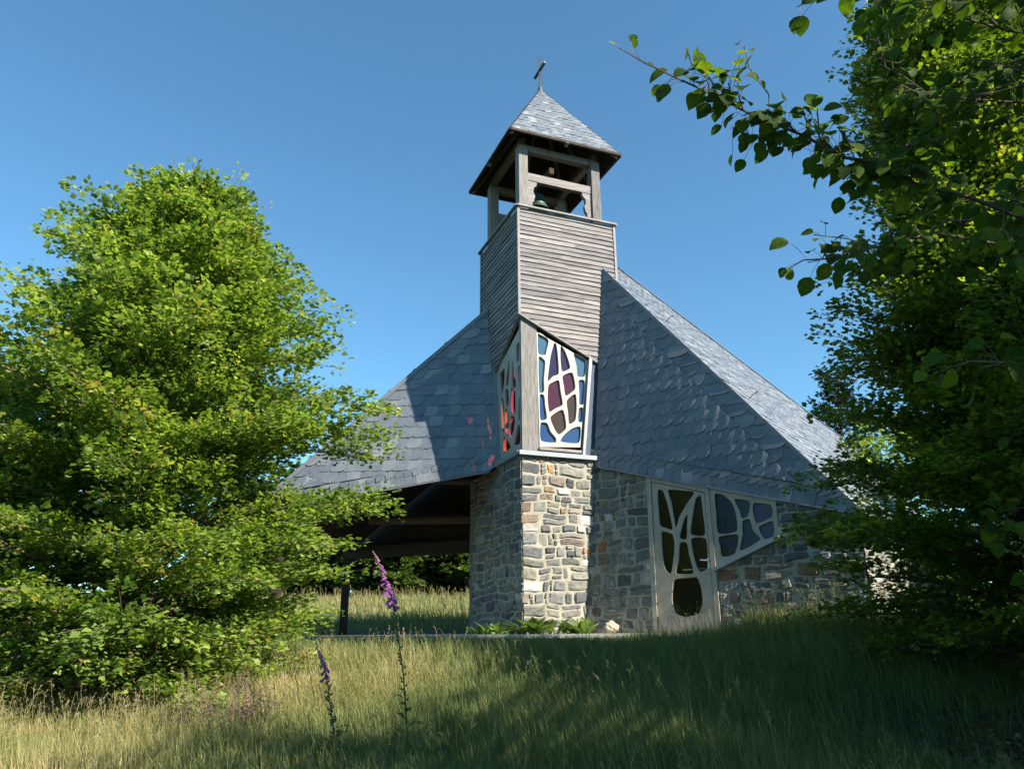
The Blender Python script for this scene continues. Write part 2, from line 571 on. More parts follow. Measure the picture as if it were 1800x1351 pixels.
# --- stone walls
PAL = [((.160, .158, .138), 34), ((.135, .142, .138), 30), ((.20, .188, .15), 16), ((.085, .092, .095), 14), ((.17, .13, .095), 6),
       ((.23, .15, .085), 1.6), ((.37, .355, .33), 2.5), ((.15, .125, .105), 3)]
def pick(g):
    s = sum(w for _, w in PAL); x = g.random() * s
    for c, w in PAL:
        x -= w
        if x < 0: break
    k = g.uniform(.72, 1.3)
    return tuple(min(.8, v * k * g.uniform(.97, 1.03)) for v in c)


def warp(u, v):
    return (u + .014 * math.sin(5.1 * v + 2 * u) + .008 * math.sin(11 * v), v + .018 * math.sin(3.3 * u + 1.7 * v) + .012 * math.sin(8.3 * u - 4 * v) + .006 * math.sin(17 * u))


def stones(u0, u1, v0, v1, seed, rowh=(.10, .21)):
    g = random.Random(seed); out = []; v = v0
    while v < v1:
        h = g.uniform(*rowh); u = u0 - .035; first = True
        while u < u1:
            w = g.uniform(.20, .44) if first else min(.50, max(.10, g.lognormvariate(math.log(.235), .40)))
            if not first and h > .14 and g.random() < .34:
                f = g.uniform(.35, .65)
                out.append((u, v, w, h * f, pick(g))); out.append((u, v + h * f, w, h * (1 - f), pick(g)))
            elif h > .12 and g.random() < .22:
                f = g.uniform(.4, .6); w2 = w * g.uniform(.5, .8)
                out.append((u, v, w2, h, pick(g))); out.append((u + w2, v, w - w2 + .0, h * f, pick(g))); out.append((u + w2, v + h * f, w - w2, h * (1 - f), pick(g)))
            else:
                out.append((u, v, w, h, pick(g)))
            u += w; first = False
        v += h
    return out


def stone_mesh(mb, rects, F, seed, gap=.007, relief=.022):
    g = random.Random(seed)
    for (u, v, w, h, c) in rects:
        if w < .05 or h < .035: continue
        jx = [g.uniform(-.012, .012) for _ in range(4)]; jy = [g.uniform(-.010, .010) for _ in range(4)]
        nx, ny = (7, 6); rel = relief * g.uniform(.5, 1.4); tx, ty = g.uniform(-.012, .012), g.uniform(-.012, .012)
        cr = g.uniform(.0, .13)
        pts = []
        ph = g.random() * 9
        for j in range(ny + 1):
            for i in range(nx + 1):
                a = -1 + 2 * i / nx; b = -1 + 2 * j / ny
                # corners pulled in
                k = 1 - cr * max(0, abs(a) + abs(b) - 1.15)
                aa, bb = a * k, b * k
                ed = max(abs(a), abs(b))
                wob = 1 + .025 * math.sin(ph + 3 * math.atan2(b, a)) * (1 if ed > .9 else .4)
                s, t = (aa * wob + 1) / 2, (bb * wob + 1) / 2
                dx = (jx[0] * (1 - s) * (1 - t) + jx[1] * s * (1 - t) + jx[2] * s * t + jx[3] * (1 - s) * t)
                dy = (jy[0] * (1 - s) * (1 - t) + jy[1] * s * (1 - t) + jy[2] * s * t + jy[3] * (1 - s) * t)
                uu = u + gap / 2 + s * (w - gap) + dx; vv = v + gap / 2 + t * (h - gap) + dy
                if ed > .99: z = -.004
                else: z = rel * (1 - .3 * ed ** 3) + tx * a + ty * b + g.gauss(0, .003)
                uu, vv = warp(uu, vv); pts.append(F(uu, vv, z))
        fs = []
        for j in range(ny):
            for i in range(nx):
                q = j * (nx + 1) + i
                fs.append([q, q + 1, q + nx + 2, q + nx + 1])
        mb.add(pts, fs, g.random(), c)


def stone_wall(name, F, n, regions, seed, label=None, extra=None, parent=None):
    us = [p[0] for reg in regions for p in reg]; vs = [p[1] for reg in regions for p in reg]
    rects = stones(min(us), max(us), min(vs), max(vs), seed)
    holder = None
    for k, reg in enumerate(regions):
        ulo, uhi = min(p[0] for p in reg), max(p[0] for p in reg); vlo, vhi = min(p[1] for p in reg), max(p[1] for p in reg)
        mb = MB(); sel = [q for q in rects if q[0] < uhi and q[0] + q[2] > ulo and q[1] < vhi and q[1] + q[3] > vlo]
        for (eu, ev, ec_) in (extra or ()):
            sel = [(q[0], q[1], q[2], q[3], ec_) if q[0] <= eu < q[0] + q[2] and q[1] <= ev < q[1] + q[3] else q for q in sel]
        stone_mesh(mb, sel, F, seed + k)
        poly = [F(u, v, 0) for u, v in reg]
        o = mb.build(name if holder is None else 'wall_section', M['stone'], holder or parent or chapel, clip=clip_planes(poly, n))
        if holder is None:
            holder = o
            if label: o['label'] = label
        else: o.location = (0, 0, 0)
        mm = MB(); mm.face([F(u, v, .004) for u, v in reg]); q = mm.build('mortar', M['mortar'], holder); q.location = (0, 0, 0)
    return holder


FR = lambda u, v, z=0: PR(u, v, z - .02)
FLF = lambda u, v, z=0: PL(u, v, z - .02)
FW = lambda u, v, z=0: PW(u, v, z)
brown = (.27, .12, .045)
stone_wall('stone_pier', FR, nR, [[(-.004, 1.2), (1.46, 1.2), (1.46, 4.31), (-.004, 4.31)]], 21, 'sunlit right face of the stone pier under the tower',
           extra=[(1.10, 2.86, brown), (1.24, 2.86, brown), (.50, 4.1, (.34, .20, .09)), (.62, 3.72, (.44, .43, .41)), (.13, 2.27, (.42, .40, .36)), (.15, 3.1, (.32, .29, .27)), (1.0, 3.12, (.36, .35, .33)), (.7, 3.4, (.26, .19, .10)), (1.2, 3.3, (.42, .40, .38))])
stone_wall('stone_pier', FLF, nL, [[(-.004, 1.2), (2.5, 1.2), (2.5, 4.31), (-.004, 4.31)]], 34, 'shaded left face of the stone pier beside the porch')
stone_wall('stone_wall', FW, NWL, [[(-.32, -3.1), (1.08, -3.1), (.895, -.166), (-.32, .22)],
                                  [(2.04, -3.1), (2.865, -3.1), (2.865, -1.376), (1.955, -1.746)],
                                  [(2.865, -3.1), (3.93, -3.1), (3.93, -1.02), (2.865, -.72)]], 45, 'shaded stone wall around the door and side window',
           extra=[(3.0, -1.18, (.42, .38, .34)), (2.2, -1.88, (.20, .115, .06)), (2.45, -1.83, (.17, .11, .06)), (3.3, -1.75, (.20, .12, .06)), (.85, -1.6, (.5, .45, .38)), (.1, -1.28, brown)])
# sunlit end wall under the side roof
ec = PW(3.93, -1.2, 0)
def FS(u, v, z=0): return V((ec.x, ec.y, 0)) + G38 * u + V((.788, -.616, 0)) * (z) + ZUP * v
stone_wall('stone_wall', FS, V((.788, -.616, 0)), [[(0, 1.0), (6.0, 1.0), (6.0, 3.05), (0, 3.05)]], 52, 'sunlit stone end wall at the right corner')
# inner walls and floor that close the dark room
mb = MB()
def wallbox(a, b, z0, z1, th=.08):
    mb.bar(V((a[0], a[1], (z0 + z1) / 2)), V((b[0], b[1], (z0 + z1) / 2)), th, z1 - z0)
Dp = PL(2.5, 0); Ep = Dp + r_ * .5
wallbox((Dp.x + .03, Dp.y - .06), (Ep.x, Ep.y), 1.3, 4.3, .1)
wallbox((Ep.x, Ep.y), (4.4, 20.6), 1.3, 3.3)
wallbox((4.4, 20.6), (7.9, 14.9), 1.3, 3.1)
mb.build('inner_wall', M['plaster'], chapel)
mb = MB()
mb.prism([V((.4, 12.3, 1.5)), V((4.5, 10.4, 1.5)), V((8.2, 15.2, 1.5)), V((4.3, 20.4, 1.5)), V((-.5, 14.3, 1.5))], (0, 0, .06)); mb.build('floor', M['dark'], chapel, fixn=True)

# --- sill under the tower windows
mb = MB()
for (p, q) in ((PR(-.05, 4.33, .0), PR(1.45, 4.33, .0)), (PL(-.02, 4.33, .0), PL(1.40, 4.33, .0))):
    mb.bar(p, q, .14, .07)
sill = mb.build('window_sill', M['zinc'], chapel)
mb = MB(); mb.prism([PT(.02, .02, 4.24), PT(1.9, .02, 4.24), PT(1.9, 1.9, 4.24), PT(.02, 1.9, 4.24)], (0, 0, .05)); mb.build('lantern_floor', M['dark'], chapel, fixn=True)


# --- panels with shaped openings
def smooth_loop(pts, k=5):
    n = len(pts); out = []
    for i in range(n):
        p0, p1, p2, p3 = (np.array(pts[(i + d) % n], float) for d in (-1, 0, 1, 2))
        for s in range(k):
            t = s / k
            # centripetal-ish Catmull-Rom with reduced tension keeps corners tight
            m1 = (p2 - p0) * .32; m2 = (p3 - p1) * .32
            out.append(tuple((2 * t**3 - 3 * t**2 + 1) * p1 + (t**3 - 2 * t**2 + t) * m1 + (-2 * t**3 + 3 * t**2) * p2 + (t**3 - t**2) * m2))
    return out


def holed(name, outline, holes, F, mat, parent, thick, off, bevel=.004):
    cu = bpy.data.curves.new('outline', 'CURVE'); cu.dimensions = '2D'; cu.fill_mode = 'BOTH'
    cu.extrude = thick / 2; cu.bevel_depth = bevel; cu.bevel_resolution = 1; cu.offset = -bevel
    for loop in [outline] + [smooth_loop(h) for h in holes]:
        sp = cu.splines.new('POLY'); sp.points.add(len(loop) - 1)
        for i, p in enumerate(loop): sp.points[i].co = (p[0], p[1], 0, 1)
        sp.use_cyclic_u = True
    tmp = bpy.data.objects.new('tmp', cu); COL.objects.link(tmp)
    dg = bpy.context.evaluated_depsgraph_get()
    me = bpy.data.meshes.new_from_object(tmp.evaluated_get(dg))
    bpy.data.objects.remove(tmp); bpy.data.curves.remove(cu)
    for v in me.vertices:
        v.co = F(v.co.x, v.co.y, off + v.co.z)
    me.name = name; me.materials.clear()
    return link_mesh(name, me, mat, parent)


def panes(name, holes, cols, F, mats, parent, off):
    mb = MB()
    for h, c in zip(holes, cols):
        mb.face([F(u, v, off) for u, v in smooth_loop(h)], random.random(), mi=c)
    return mb.build(name, mats, parent)


SG = [glass_mat('glass_sky_blue', (.92, .95, 1.0), (.10, .24, .36), .45), glass_mat('glass_deep_blue', (.8, .85, 1.0), (.05, .12, .30), .5),
      glass_mat('glass_violet', (.75, .45, .85), (.10, .08, .20), .3), glass_mat('glass_magenta', (1.0, .25, .45), (.20, .075, .13), .3),
      glass_mat('glass_amber', (1.0, .55, .25), (.17, .12, .10), .3), glass_mat('glass_clear', (.85, .9, .9), (.05, .06, .07), .25)]
SGL = [SG[0], SG[1], SG[2], glass_mat('glass_rose', (1.0, .10, .22), (.22, .03, .07), .15), glass_mat('glass_orange', (1.0, .36, .08), (.20, .07, .03), .15), glass_mat('glass_pale', (.9, .95, 1.0), (.05, .05, .055), .12)]
DG = [glass_mat('glass_dark', (.16, .12, .08), (.02, .016, .012), .5), glass_mat('glass_olive', (.20, .18, .12), (.030, .026, .018), .5),
      glass_mat('glass_green', (.20, .30, .22), (.05, .08, .06), .5), glass_mat('glass_mauve', (.4, .3, .4), (.14, .11, .14), .5)]
def grow(h, k=1.07):
    cx = sum(p[0] for p in h) / len(h); cy = sum(p[1] for p in h) / len(h)
    return [(cx + (x - cx) * k, cy + (y - cy) * k) for x, y in h]


T = dict(
    frame= [(0.332,6.465),(0.345,4.461),(1.093,4.515),(1.305,6.06)],
    holes= [[(0.36,6.439),(0.46,6.416),(0.552,6.336),(0.51,6.147),(0.483,6.068),(0.359,6.082)],[(0.363,6.001),(0.456,5.983),(0.482,5.926),(0.45,5.63),(0.449,5.423),(0.363,5.408)],[(0.37,5.339),(0.447,5.344),(0.464,5.163),(0.486,4.957),(0.371,4.929)],[(0.375,4.861),(0.493,4.872),(0.547,4.74),(0.642,4.635),(0.627,4.56),(0.375,4.573)],[(0.651,6.279),(0.693,6.309),(0.721,6.084),(0.725,5.766),(0.62,5.703),(0.524,5.609),(0.548,5.82),(0.589,6.067)],[(0.784,6.269),(0.87,6.164),(0.947,5.899),(0.795,5.814),(0.77,6.029)],[(1.03,6.163),(1.253,6.075),(1.221,5.78),(1.085,5.758),(1.07,5.944)],[(0.727,5.641),(0.753,5.457),(0.783,5.224),(0.65,5.144),(0.538,5.075),(0.513,5.284),(0.531,5.521),(0.617,5.596)],[(0.802,5.725),(0.985,5.806),(1.029,5.532),(0.85,5.384),(0.818,5.553)],[(1.101,5.675),(1.211,5.682),(1.178,5.285),(1.098,5.268),(1.106,5.465)],[(0.866,5.301),(1.028,5.433),(1.045,5.222),(1.011,4.975),(0.896,4.901),(0.881,5.088)],[(0.557,4.984),(0.786,5.131),(0.835,4.829),(0.699,4.702),(0.616,4.803)],[(1.088,5.185),(1.168,5.193),(1.142,4.967),(1.067,4.96)],[(0.732,4.585),(0.796,4.699),(0.943,4.821),(1.101,4.864),(1.061,4.59)]],
    Lholes= [[(1.052,5.974),(0.81,6.017),(0.829,5.773),(0.913,5.597),(1.02,5.638)],[(0.606,6.105),(0.561,5.967),(0.645,5.671),(0.773,5.695),(0.722,5.864)],[(0.464,6.058),(0.353,5.808),(0.291,5.534),(0.473,5.604)],[(0.774,5.603),(0.646,5.58),(0.62,5.28),(0.778,5.354)],[(0.505,5.569),(0.338,5.459),(0.312,5.289),(0.347,5.08),(0.528,5.157)],[(0.811,5.263),(0.637,5.172),(0.659,4.793),(0.784,4.882)],[(0.538,5.071),(0.356,5.009),(0.398,4.817),(0.529,4.704),(0.604,4.794)],[(0.259,6.232),(0.106,6.269),(0.115,5.97),(0.228,5.933)],[(0.208,5.821),(0.118,5.852),(0.127,5.5),(0.164,5.525)],[(0.171,5.264),(0.119,5.264),(0.129,4.908),(0.223,4.946)],[(0.234,4.834),(0.132,4.814),(0.14,4.529),(0.381,4.541),(0.403,4.574),(0.311,4.71)],[(0.972,5.506),(0.865,5.461),(0.845,5.106),(0.84,4.88),(0.944,4.906)],[(0.857,4.795),(0.707,4.716),(0.555,4.542),(0.867,4.553)]],
    dholes= [[(1.072,-0.504),(1.161,-0.521),(1.22,-0.699),(1.269,-0.915),(1.296,-1.103),(1.198,-1.072),(1.095,-1.005)],[(1.25,-0.506),(1.449,-0.533),(1.657,-0.585),(1.539,-0.743),(1.416,-0.929),(1.358,-1.085),(1.326,-0.92),(1.295,-0.706)],[(1.686,-0.688),(1.764,-0.655),(1.781,-0.825),(1.801,-1.222),(1.595,-1.195),(1.614,-0.993)],[(1.543,-0.906),(1.535,-1.054),(1.516,-1.261),(1.416,-1.249),(1.442,-1.115),(1.487,-0.981)],[(1.121,-1.158),(1.208,-1.153),(1.293,-1.194),(1.322,-1.31),(1.309,-1.49),(1.261,-1.742),(1.182,-1.705),(1.137,-1.546)],[(1.413,-1.328),(1.518,-1.342),(1.548,-1.505),(1.601,-1.759),(1.467,-1.774),(1.342,-1.757),(1.386,-1.561)],[(1.596,-1.285),(1.813,-1.301),(1.829,-1.609),(1.811,-1.716),(1.708,-1.75),(1.638,-1.598)],[(1.322,-1.855),(1.5,-1.841),(1.651,-1.842),(1.707,-1.989),(1.722,-2.179),(1.666,-2.324),(1.481,-2.372),(1.32,-2.317),(1.274,-2.145),(1.288,-1.973)]],
    sholes= [[(1.991,-0.656),(2.11,-0.68),(2.219,-0.783),(2.277,-0.941),(2.279,-1.205),(2.013,-1.217),(1.994,-0.914)],[(2.021,-1.284),(2.284,-1.271),(2.283,-1.401),(2.231,-1.53),(2.107,-1.565),(2.045,-1.546),(2.029,-1.426)],[(2.288,-0.756),(2.492,-0.813),(2.462,-1.002),(2.372,-1.034),(2.345,-0.925)],[(2.379,-1.093),(2.48,-1.069),(2.513,-1.224),(2.607,-1.36),(2.321,-1.489),(2.368,-1.277)],[(2.563,-0.84),(2.795,-0.899),(2.793,-1.054),(2.585,-1.126),(2.541,-0.966)],[(2.608,-1.189),(2.801,-1.124),(2.801,-1.311),(2.675,-1.356)]],
)
for k_ in ('dholes', 'sholes'):
    T[k_] = [grow(h, 1.03) for h in T[k_]]
tw = empty('window', PR(.8, 5, 0)); tw.parent = chapel; tw.location = PR(.8, 5, 0) - chapel.location
tw['label'] = 'sunlit right tower window with blue, violet and magenta glass'
def under(o, e):           # parent of a part that is itself a child Empty
    o.parent = e; o.location = -wloc(e); return o
under(holed('frame', T['frame'], T['holes'], lambda u, v, z=0: PR(u, v, z), M['cream'], None, .05, -.07), tw)
under(panes('pane', T['holes'], [0, 0, 1, 1, 2, 2, 0, 3, 3, 1, 4, 4, 1, 1], lambda u, v, z=0: PR(u, v, z), SG, None, -.075), tw)
tw2 = empty('window', PL(.6, 5, 0)); tw2.parent = chapel; tw2.location = PL(.6, 5, 0) - chapel.location
tw2['label'] = 'shaded left tower window with red glass'
under(holed('frame', [(.10, 6.52), (.10, 4.42), (1.10, 4.42), (1.24, 6.10), (.7, 6.27)], T['Lholes'], lambda u, v, z=0: PL(u, v, z), M['cream'], None, .05, -.07), tw2)
under(panes('pane', T['Lholes'], [5, 3, 3, 3, 3, 4, 3, 5, 5, 5, 4, 4, 4], lambda u, v, z=0: PL(u, v, z), SGL, None, -.075), tw2)

# corner posts and edge flashings of the lantern
mb = MB(); mb.prism([PT(.045, .045, 4.36), PT(.335, .045, 4.36), PT(.335, .10, 4.36), PT(.10, .10, 4.36), PT(.10, .135, 4.36), PT(.045, .135, 4.36)], (0, 0, 2.6), rnd=.6)
mb.build('corner_post', M['post'], chapel, fixn=True)
mb = MB(); mb.prism([PR(.335, 4.41, -.04), PR(1.10, 4.41, -.04), PR(1.10, 4.455, -.04), PR(.335, 4.455, -.04)], nR * .03, rnd=.9)
mb.build('sill_board', M['board'], chapel, fixn=True)
mb = MB()
mb.prism([PR(1.10, 4.38, -.09), PR(1.15, 4.38, -.09), PR(1.355, 6.10, -.09), PR(1.305, 6.15, -.09)], nR * .10); mb.build('edge_flashing', M['zinc'], chapel, fixn=True); mb = MB()
mb.prism([PR(1.15, 4.36, -.09), PR(1.36, 4.36, -.09), PR(1.53, 6.12, -.09), PR(1.355, 6.12, -.09)], nR * .05, rnd=.3); mb.build('shade_toned_reveal', M['shade_reveal'], chapel, fixn=True); mb = MB()
mb.prism([PL(1.02, 4.38, -.09), PL(1.12, 4.38, -.09), PL(1.27, 6.10, -.09), PL(1.18, 6.13, -.09)], nL * .10)
mb.build('edge_flashing', M['zinc'], chapel, fixn=True)


# --- weatherboard cladding
def cladding(P, n, z0, z1, t1, clip, seed, pitch=.088):
    g = random.Random(seed); mb = MB(); k = int((z1 - z0) / pitch) + 1
    for i in range(k):
        zb = z1 - (i + 1) * pitch; zt = zb + pitch * 1.3; m = 14
        rn = g.random(); ph = g.random() * 9; jz = g.gauss(0, .003)
        low, high, lip = [], [], []
        for s in range(m + 1):
            t = t1 * s / m
            w = .005 * math.sin(ph + 2.3 * t) + g.gauss(0, .0018) + jz * 1.6
            o = .004 + .005 * math.sin(ph * 2 + 3.1 * t)
            low.append(P(t, zb + w, .010 + o * .7)); high.append(P(t, min(z1, zt) + w * .3, -.009)); lip.append(P(t, zb + w + .003, -.012))
        jt = g.randint(3, m - 3) if g.random() < .45 else 99; rn2 = g.random()
        for s in range(m):
            q = rn if s < jt else rn2
            mb.face([low[s], low[s + 1], high[s + 1], high[s]], q); mb.face([lip[s], lip[s + 1], low[s + 1], low[s]], q * .5)
    return mb, clip


CZ = 8.79
Cl = MB()
PRc = lambda t, z, o=0: PR(t, z, o)
PLc = lambda t, z, o=0: PL(t, z, o)
mb, _ = cladding(PRc, nR, 5.6, CZ, 1.92, None, 61)
clad = mb.build('cladding', M['board'], chapel, clip=[(PR(0, 6.735), (PR(1.458, 6.045) - PR(0, 6.735)).cross(nR).normalized() * (1 if (PR(1.458, 6.045) - PR(0, 6.735)).cross(nR).z < 0 else -1))])
clad['label'] = 'sunlit silvery weatherboards on the right face of the tower'
mb, _ = cladding(PLc, nL, 5.6, CZ, 1.92, None, 62)
q = (PL(1.205, 6.06) - PL(0, 6.735)).cross(nL).normalized()
if q.z > 0: q = -q
clad2 = mb.build('cladding', M['board'], chapel, clip=[(PL(0, 6.735), q)])
clad2['label'] = 'shaded weatherboards on the left face of the tower'
mb, _ = cladding(lambda t, z, o=0: PT(1.92, t, z) + r_ * o, r_, 6.2, CZ, 1.92, None, 63)
mb2, _ = cladding(lambda t, z, o=0: PT(t, 1.92, z) + l_ * o, l_, 6.2, CZ, 1.92, None, 64)
mb.build('cladding', M['board'], chapel); mb2.build('cladding', M['board'], chapel)
mb = MB()
e1, e2 = PR(0, 6.72, .012), PR(1.45, 6.03, .012)
mb.prism([e1, e2, e2 + ZUP * .025, e1 + ZUP * .025], -nR * .06); mb.build('drip_board', M['paleflash'], chapel, fixn=True); mb = MB()
e1, e2 = PL(0, 6.72, .012), PL(1.22, 6.03, .012)
mb.prism([e1, e2, e2 + ZUP * .02, e1 + ZUP * .02], -nL * .06); mb.build('drip_board', M['paleflash'], chapel, fixn=True)
for (a, b, z0) in ((0, 0, 6.72), (1.92, 0, 7.6), (0, 1.92, 7.0)):
    p = PT(a, b, z0); s = .022
    mb = MB(); mb.prism([PT(a - s, b - s, z0), PT(a + s, b - s, z0), PT(a + s, b + s, z0), PT(a - s, b + s, z0)], (0, 0, CZ - z0), rnd=.9); mb.build('corner_trim', M['paleflash'], chapel, fixn=True)
mb = MB(); s = .035
O_ = [(-s, -s), (1.92 + s, -s), (1.92 + s, 1.92 + s), (-s, 1.92 + s)]
for i in range(4):
    a, b = O_[i], O_[(i + 1) % 4]
    mb.bar(PT(*a, CZ + .015), PT(*b, CZ + .015), .06, .032)
mb.build('tower_cap', M['paleflash'], chapel)
mb = MB(); mb.prism([PT(.03, .03, 8.68), PT(1.89, .03, 8.68), PT(1.89, 1.89, 8.68), PT(.03, 1.89, 8.68)], (0, 0, .04)); mb.build('belfry_floor', M['darkwood'], chapel, fixn=True)

# --- belfry
for (a, b) in ((.05, .05), (1.535, .05), (.05, 1.535), (1.535, 1.535)):
    mb = MB(); w = .175
    mb.prism([PT(a, b, 8.72), PT(a + w, b, 8.72), PT(a + w, b + w, 8.72), PT(a, b + w, 8.72)], (0, 0, 10.13 - 8.72), rnd=random.random())
    mb.build('belfry_post', M['post'], chapel, fixn=True)
for b in (.075, 1.60):
    mb = MB(); mb.bar(PT(.225, b + .05, 9.51), PT(1.535, b + .05, 9.51), .09, .155, rnd=.8)
    bm_ = mb.build('belfry_beam', M['board'], chapel)
    for s, x0 in ((1, .225), (-1, 1.535)):
        prof = [(0, 9.44), (.20, 9.44), (.185, 9.36), (.13, 9.30), (.12, 9.22), (.155, 9.14), (.13, 9.03), (.10, 9.0), (.10, 8.93), (0, 8.93)]
        mb = MB(); mb.prism([PT(x0 + s * u, b + .015, z) for u, z in prof], l_ * .07, rnd=.7)
        k_ = mb.build('bracket', M['board'], bm_, fixn=True); k_.location = (0, 0, 0)
mb = MB()
for (p, q) in (((.06, .137), (1.70, .137)), ((.06, 1.62), (1.70, 1.62))):
    mb.bar(PT(*p, 10.11), PT(*q, 10.11), .12, .13)
for (p, q) in (((.137, .06), (.137, 1.70)), ((1.62, .06), (1.62, 1.70))):
    mb.bar(PT(*p, 10.235), PT(*q, 10.235), .12, .11)
mb.build('wall_plate', M['post'], chapel)
K = [PT(-.22, -.22, 10.22), PT(2.03, -.22, 10.22), PT(2.03, 2.03, 10.22), PT(-.22, 2.03, 10.22)]
AP = PT(.905, .905, 12.20)
mb = MB()
for i in range(4):
    a, b = K[i], K[(i + 1) % 4]
    mb.bar(a.lerp(AP, .03) - ZUP * .09, AP - ZUP * .2, .07, .10); m_ = (a + b) / 2
    mb.bar(m_ - ZUP * .07, AP - ZUP * .2, .06, .09)
mb.build('rafters', M['post'], chapel)
mb = MB()
for i in range(4):
    a, b = K[i], K[(i + 1) % 4]
    nn = (b - a).cross(AP - a).normalized()
    if nn.z < 0: nn = -nn
    mb.prism([a, b, AP], -nn * .03)
rb = mb.build('belfry_roof', M['darkwood'], chapel, fixn=True)
rb['label'] = 'small pyramid slate roof over the open belfry'
for i in range(4):
    a, b = K[i], K[(i + 1) % 4]
    nn = (b - a).cross(AP - a).normalized()
    if nn.z < 0: nn = -nn
    tri = [a, b, AP]
    mb = MB()
    g = slate_field(mb, [p + nn * .002 for p in tri], (b - a), .135, .135, seed=80 + i, drop=.012, round_=.5)
    q = mb.build('slate_slope', M['slate'], rb, clip=clip_planes(tri, nn)); q.location = (0, 0, 0)
mb = MB()
for i in range(4):
    a, b = K[i], K[(i + 1) % 4]
    mb.bar(a - ZUP * .012, b - ZUP * .012, .05, .05); mb.bar(a + ZUP * .012, AP + ZUP * .012, .03, .02)
q = mb.build('eave_trim', M['darkwood'], rb); q.location = (0, 0, 0)
# cross
mb = MB(); cb = AP - ZUP * .05
mb.bar(cb, cb + ZUP * .86, .045, .045, up=(1, 0, 0)); mb.tube([cb, cb + ZUP * .14], [.06, .03], 8)
c_ = cb + ZUP * .55; mb.bar(c_ - l_ * .26, c_ + l_ * .26, .045, .045)
mb.build('cross', M['iron'], chapel)

# --- door and side window in the right wall
door = empty('door', PW(1.380, -2.366, 0)); door.parent = chapel; door.location = PW(1.380, -2.366, 0) - chapel.location
FWo = lambda u, v, z=0: PW(u, v, z)
under(holed('door_leaf', [(0.965, -0.341), (1.822, -0.606), (1.905, -2.616), (1.048, -2.616)], T['dholes'], FWo, M['doorwood'], None, .05, -.005), door)
under(panes('pane', T['dholes'], [0, 0, 0, 0, 1, 1, 1, 0], FWo, DG, None, -.015), door)
mb = MB()
mb.prism([PW(0.885, -0.196, -.05), PW(0.955, -0.216, -.05), PW(1.045, -2.716, -.05), PW(0.970, -2.716, -.05)], NWL * .09)
mb.prism([PW(0.955, -0.216, -.05), PW(1.830, -0.476, -.05), PW(1.832, -0.598, -.05), PW(0.955, -0.331, -.05)], NWL * .086)
mb.prism([PW(1.830, -0.476, -.05), PW(1.895, -0.496, -.05), PW(2.000, -2.716, -.05), PW(1.920, -2.716, -.05)], NWL * .09)
under(mb.build('door_frame', M['doorwood'], None, fixn=True), door)
mb = MB(); mb.tube([PW(1.845, -1.610, .02), PW(1.845, -1.610, .075), PW(1.740, -1.601, .08)], [.012, .012, .010], 8)
mb.prism([PW(1.832, -1.716, .02), PW(1.858, -1.716, .02), PW(1.858, -1.566, .02), PW(1.832, -1.566, .02)], NWL * .008)
under(mb.build('handle', M['steel'], None), door)
sw = empty('side_window', PW(2.280, -1.216, 0)); sw.parent = chapel; sw.location = PW(2.280, -1.216, 0) - chapel.location
under(holed('frame', [(1.898, -0.496), (2.870, -0.786), (2.870, -1.346), (1.948, -1.721)], T['sholes'], FWo, M['doorwood'], None, .05, -.003), sw)
under(panes('pane', T['sholes'], [0, 0, 2, 2, 3, 3], FWo, DG, None, -.013), sw)
mb = MB(); mb.bar(PW(1.945, -1.748, .04), PW(2.890, -1.361, .04), .12, .05, up=UPW)
under(mb.build('sill', M['zinc'], None), sw)

# small roof hooks
for (p, q, f, nn) in ((A, E1, .23, NS), (A, E1, .58, NS), (A2, F2, .2, V((0, .3, .9))), (A2, F2, .34, V((0, .3, .9))), (A2, F2, .45, V((0, .3, .9)))):
    b = p.lerp(q, f); mb = MB()
    if q is E1: b = b + G38 * .55
    mb.tube([b + nn * .03, b + nn * .14, b + nn * .16 + V((.04, 0, .02)), b + nn * .11 + V((.07, 0, .03))], .007, 5)
    mb.build('roof_hook', M['iron'], chapel)

# bell
bell = MB()
bc = PT(.74, .80, 9.30); prof = [(.235, 0), (.225, .02), (.19, .08), (.165, .17), (.15, .26), (.125, .32), (.06, .355), (.0, .36)]
for i in range(len(prof) - 1):
    (r0, z0), (r1, z1) = prof[i], prof[i + 1]
    for s in range(24):
        a0, a1 = 2 * math.pi * s / 24, 2 * math.pi * (s + 1) / 24
        bell.face([bc + V((r0 * math.cos(a0), r0 * math.sin(a0), z0)), bc + V((r0 * math.cos(a1), r0 * math.sin(a1), z0)),
                   bc + V((r1 * math.cos(a1), r1 * math.sin(a1), z1)), bc + V((r1 * math.cos(a0), r1 * math.sin(a0), z1))])
bo = bell.build('church_bell', M['bronze'], smooth=True)
tag(bo, 'green bronze bell hanging in the open belfry', 'bell')
mb = MB(); mb.tube([bc + V((0, 0, .1)), bc + V((.0, 0, -.03)), bc + V((0, 0, -.07))], [.012, .03, .02], 8); mb.build('clapper', M['iron'], bo)
mb = MB(); mb.bar(PT(.74, .12, 9.77), PT(.74, 1.70, 9.77), .09, .12); mb.tube([bc + V((0, 0, .34)), bc + V((0, 0, .44))], .03, 8); mb.build('yoke', M['darkwood'], bo)

# terrace slab
mb = MB()
mb.prism([V((-3.4, 12.35, 1.38)), V((-.9, 11.62, 1.38)), V((.3, 11.35, 1.38)), V((3.0, 10.75, 1.38)), V((4.0, 11.2, 1.38)), V((2.2, 12.6, 1.38)), V((.2, 14.6, 1.38)), V((-3.4, 16.9, 1.38)), V((-4.6, 13.4, 1.38))], (0, 0, .20))
sl = mb.build('pavement', M['concrete'], fixn=True); tag(sl, 'low concrete terrace edge at the foot of the stone pier', kind='structure')


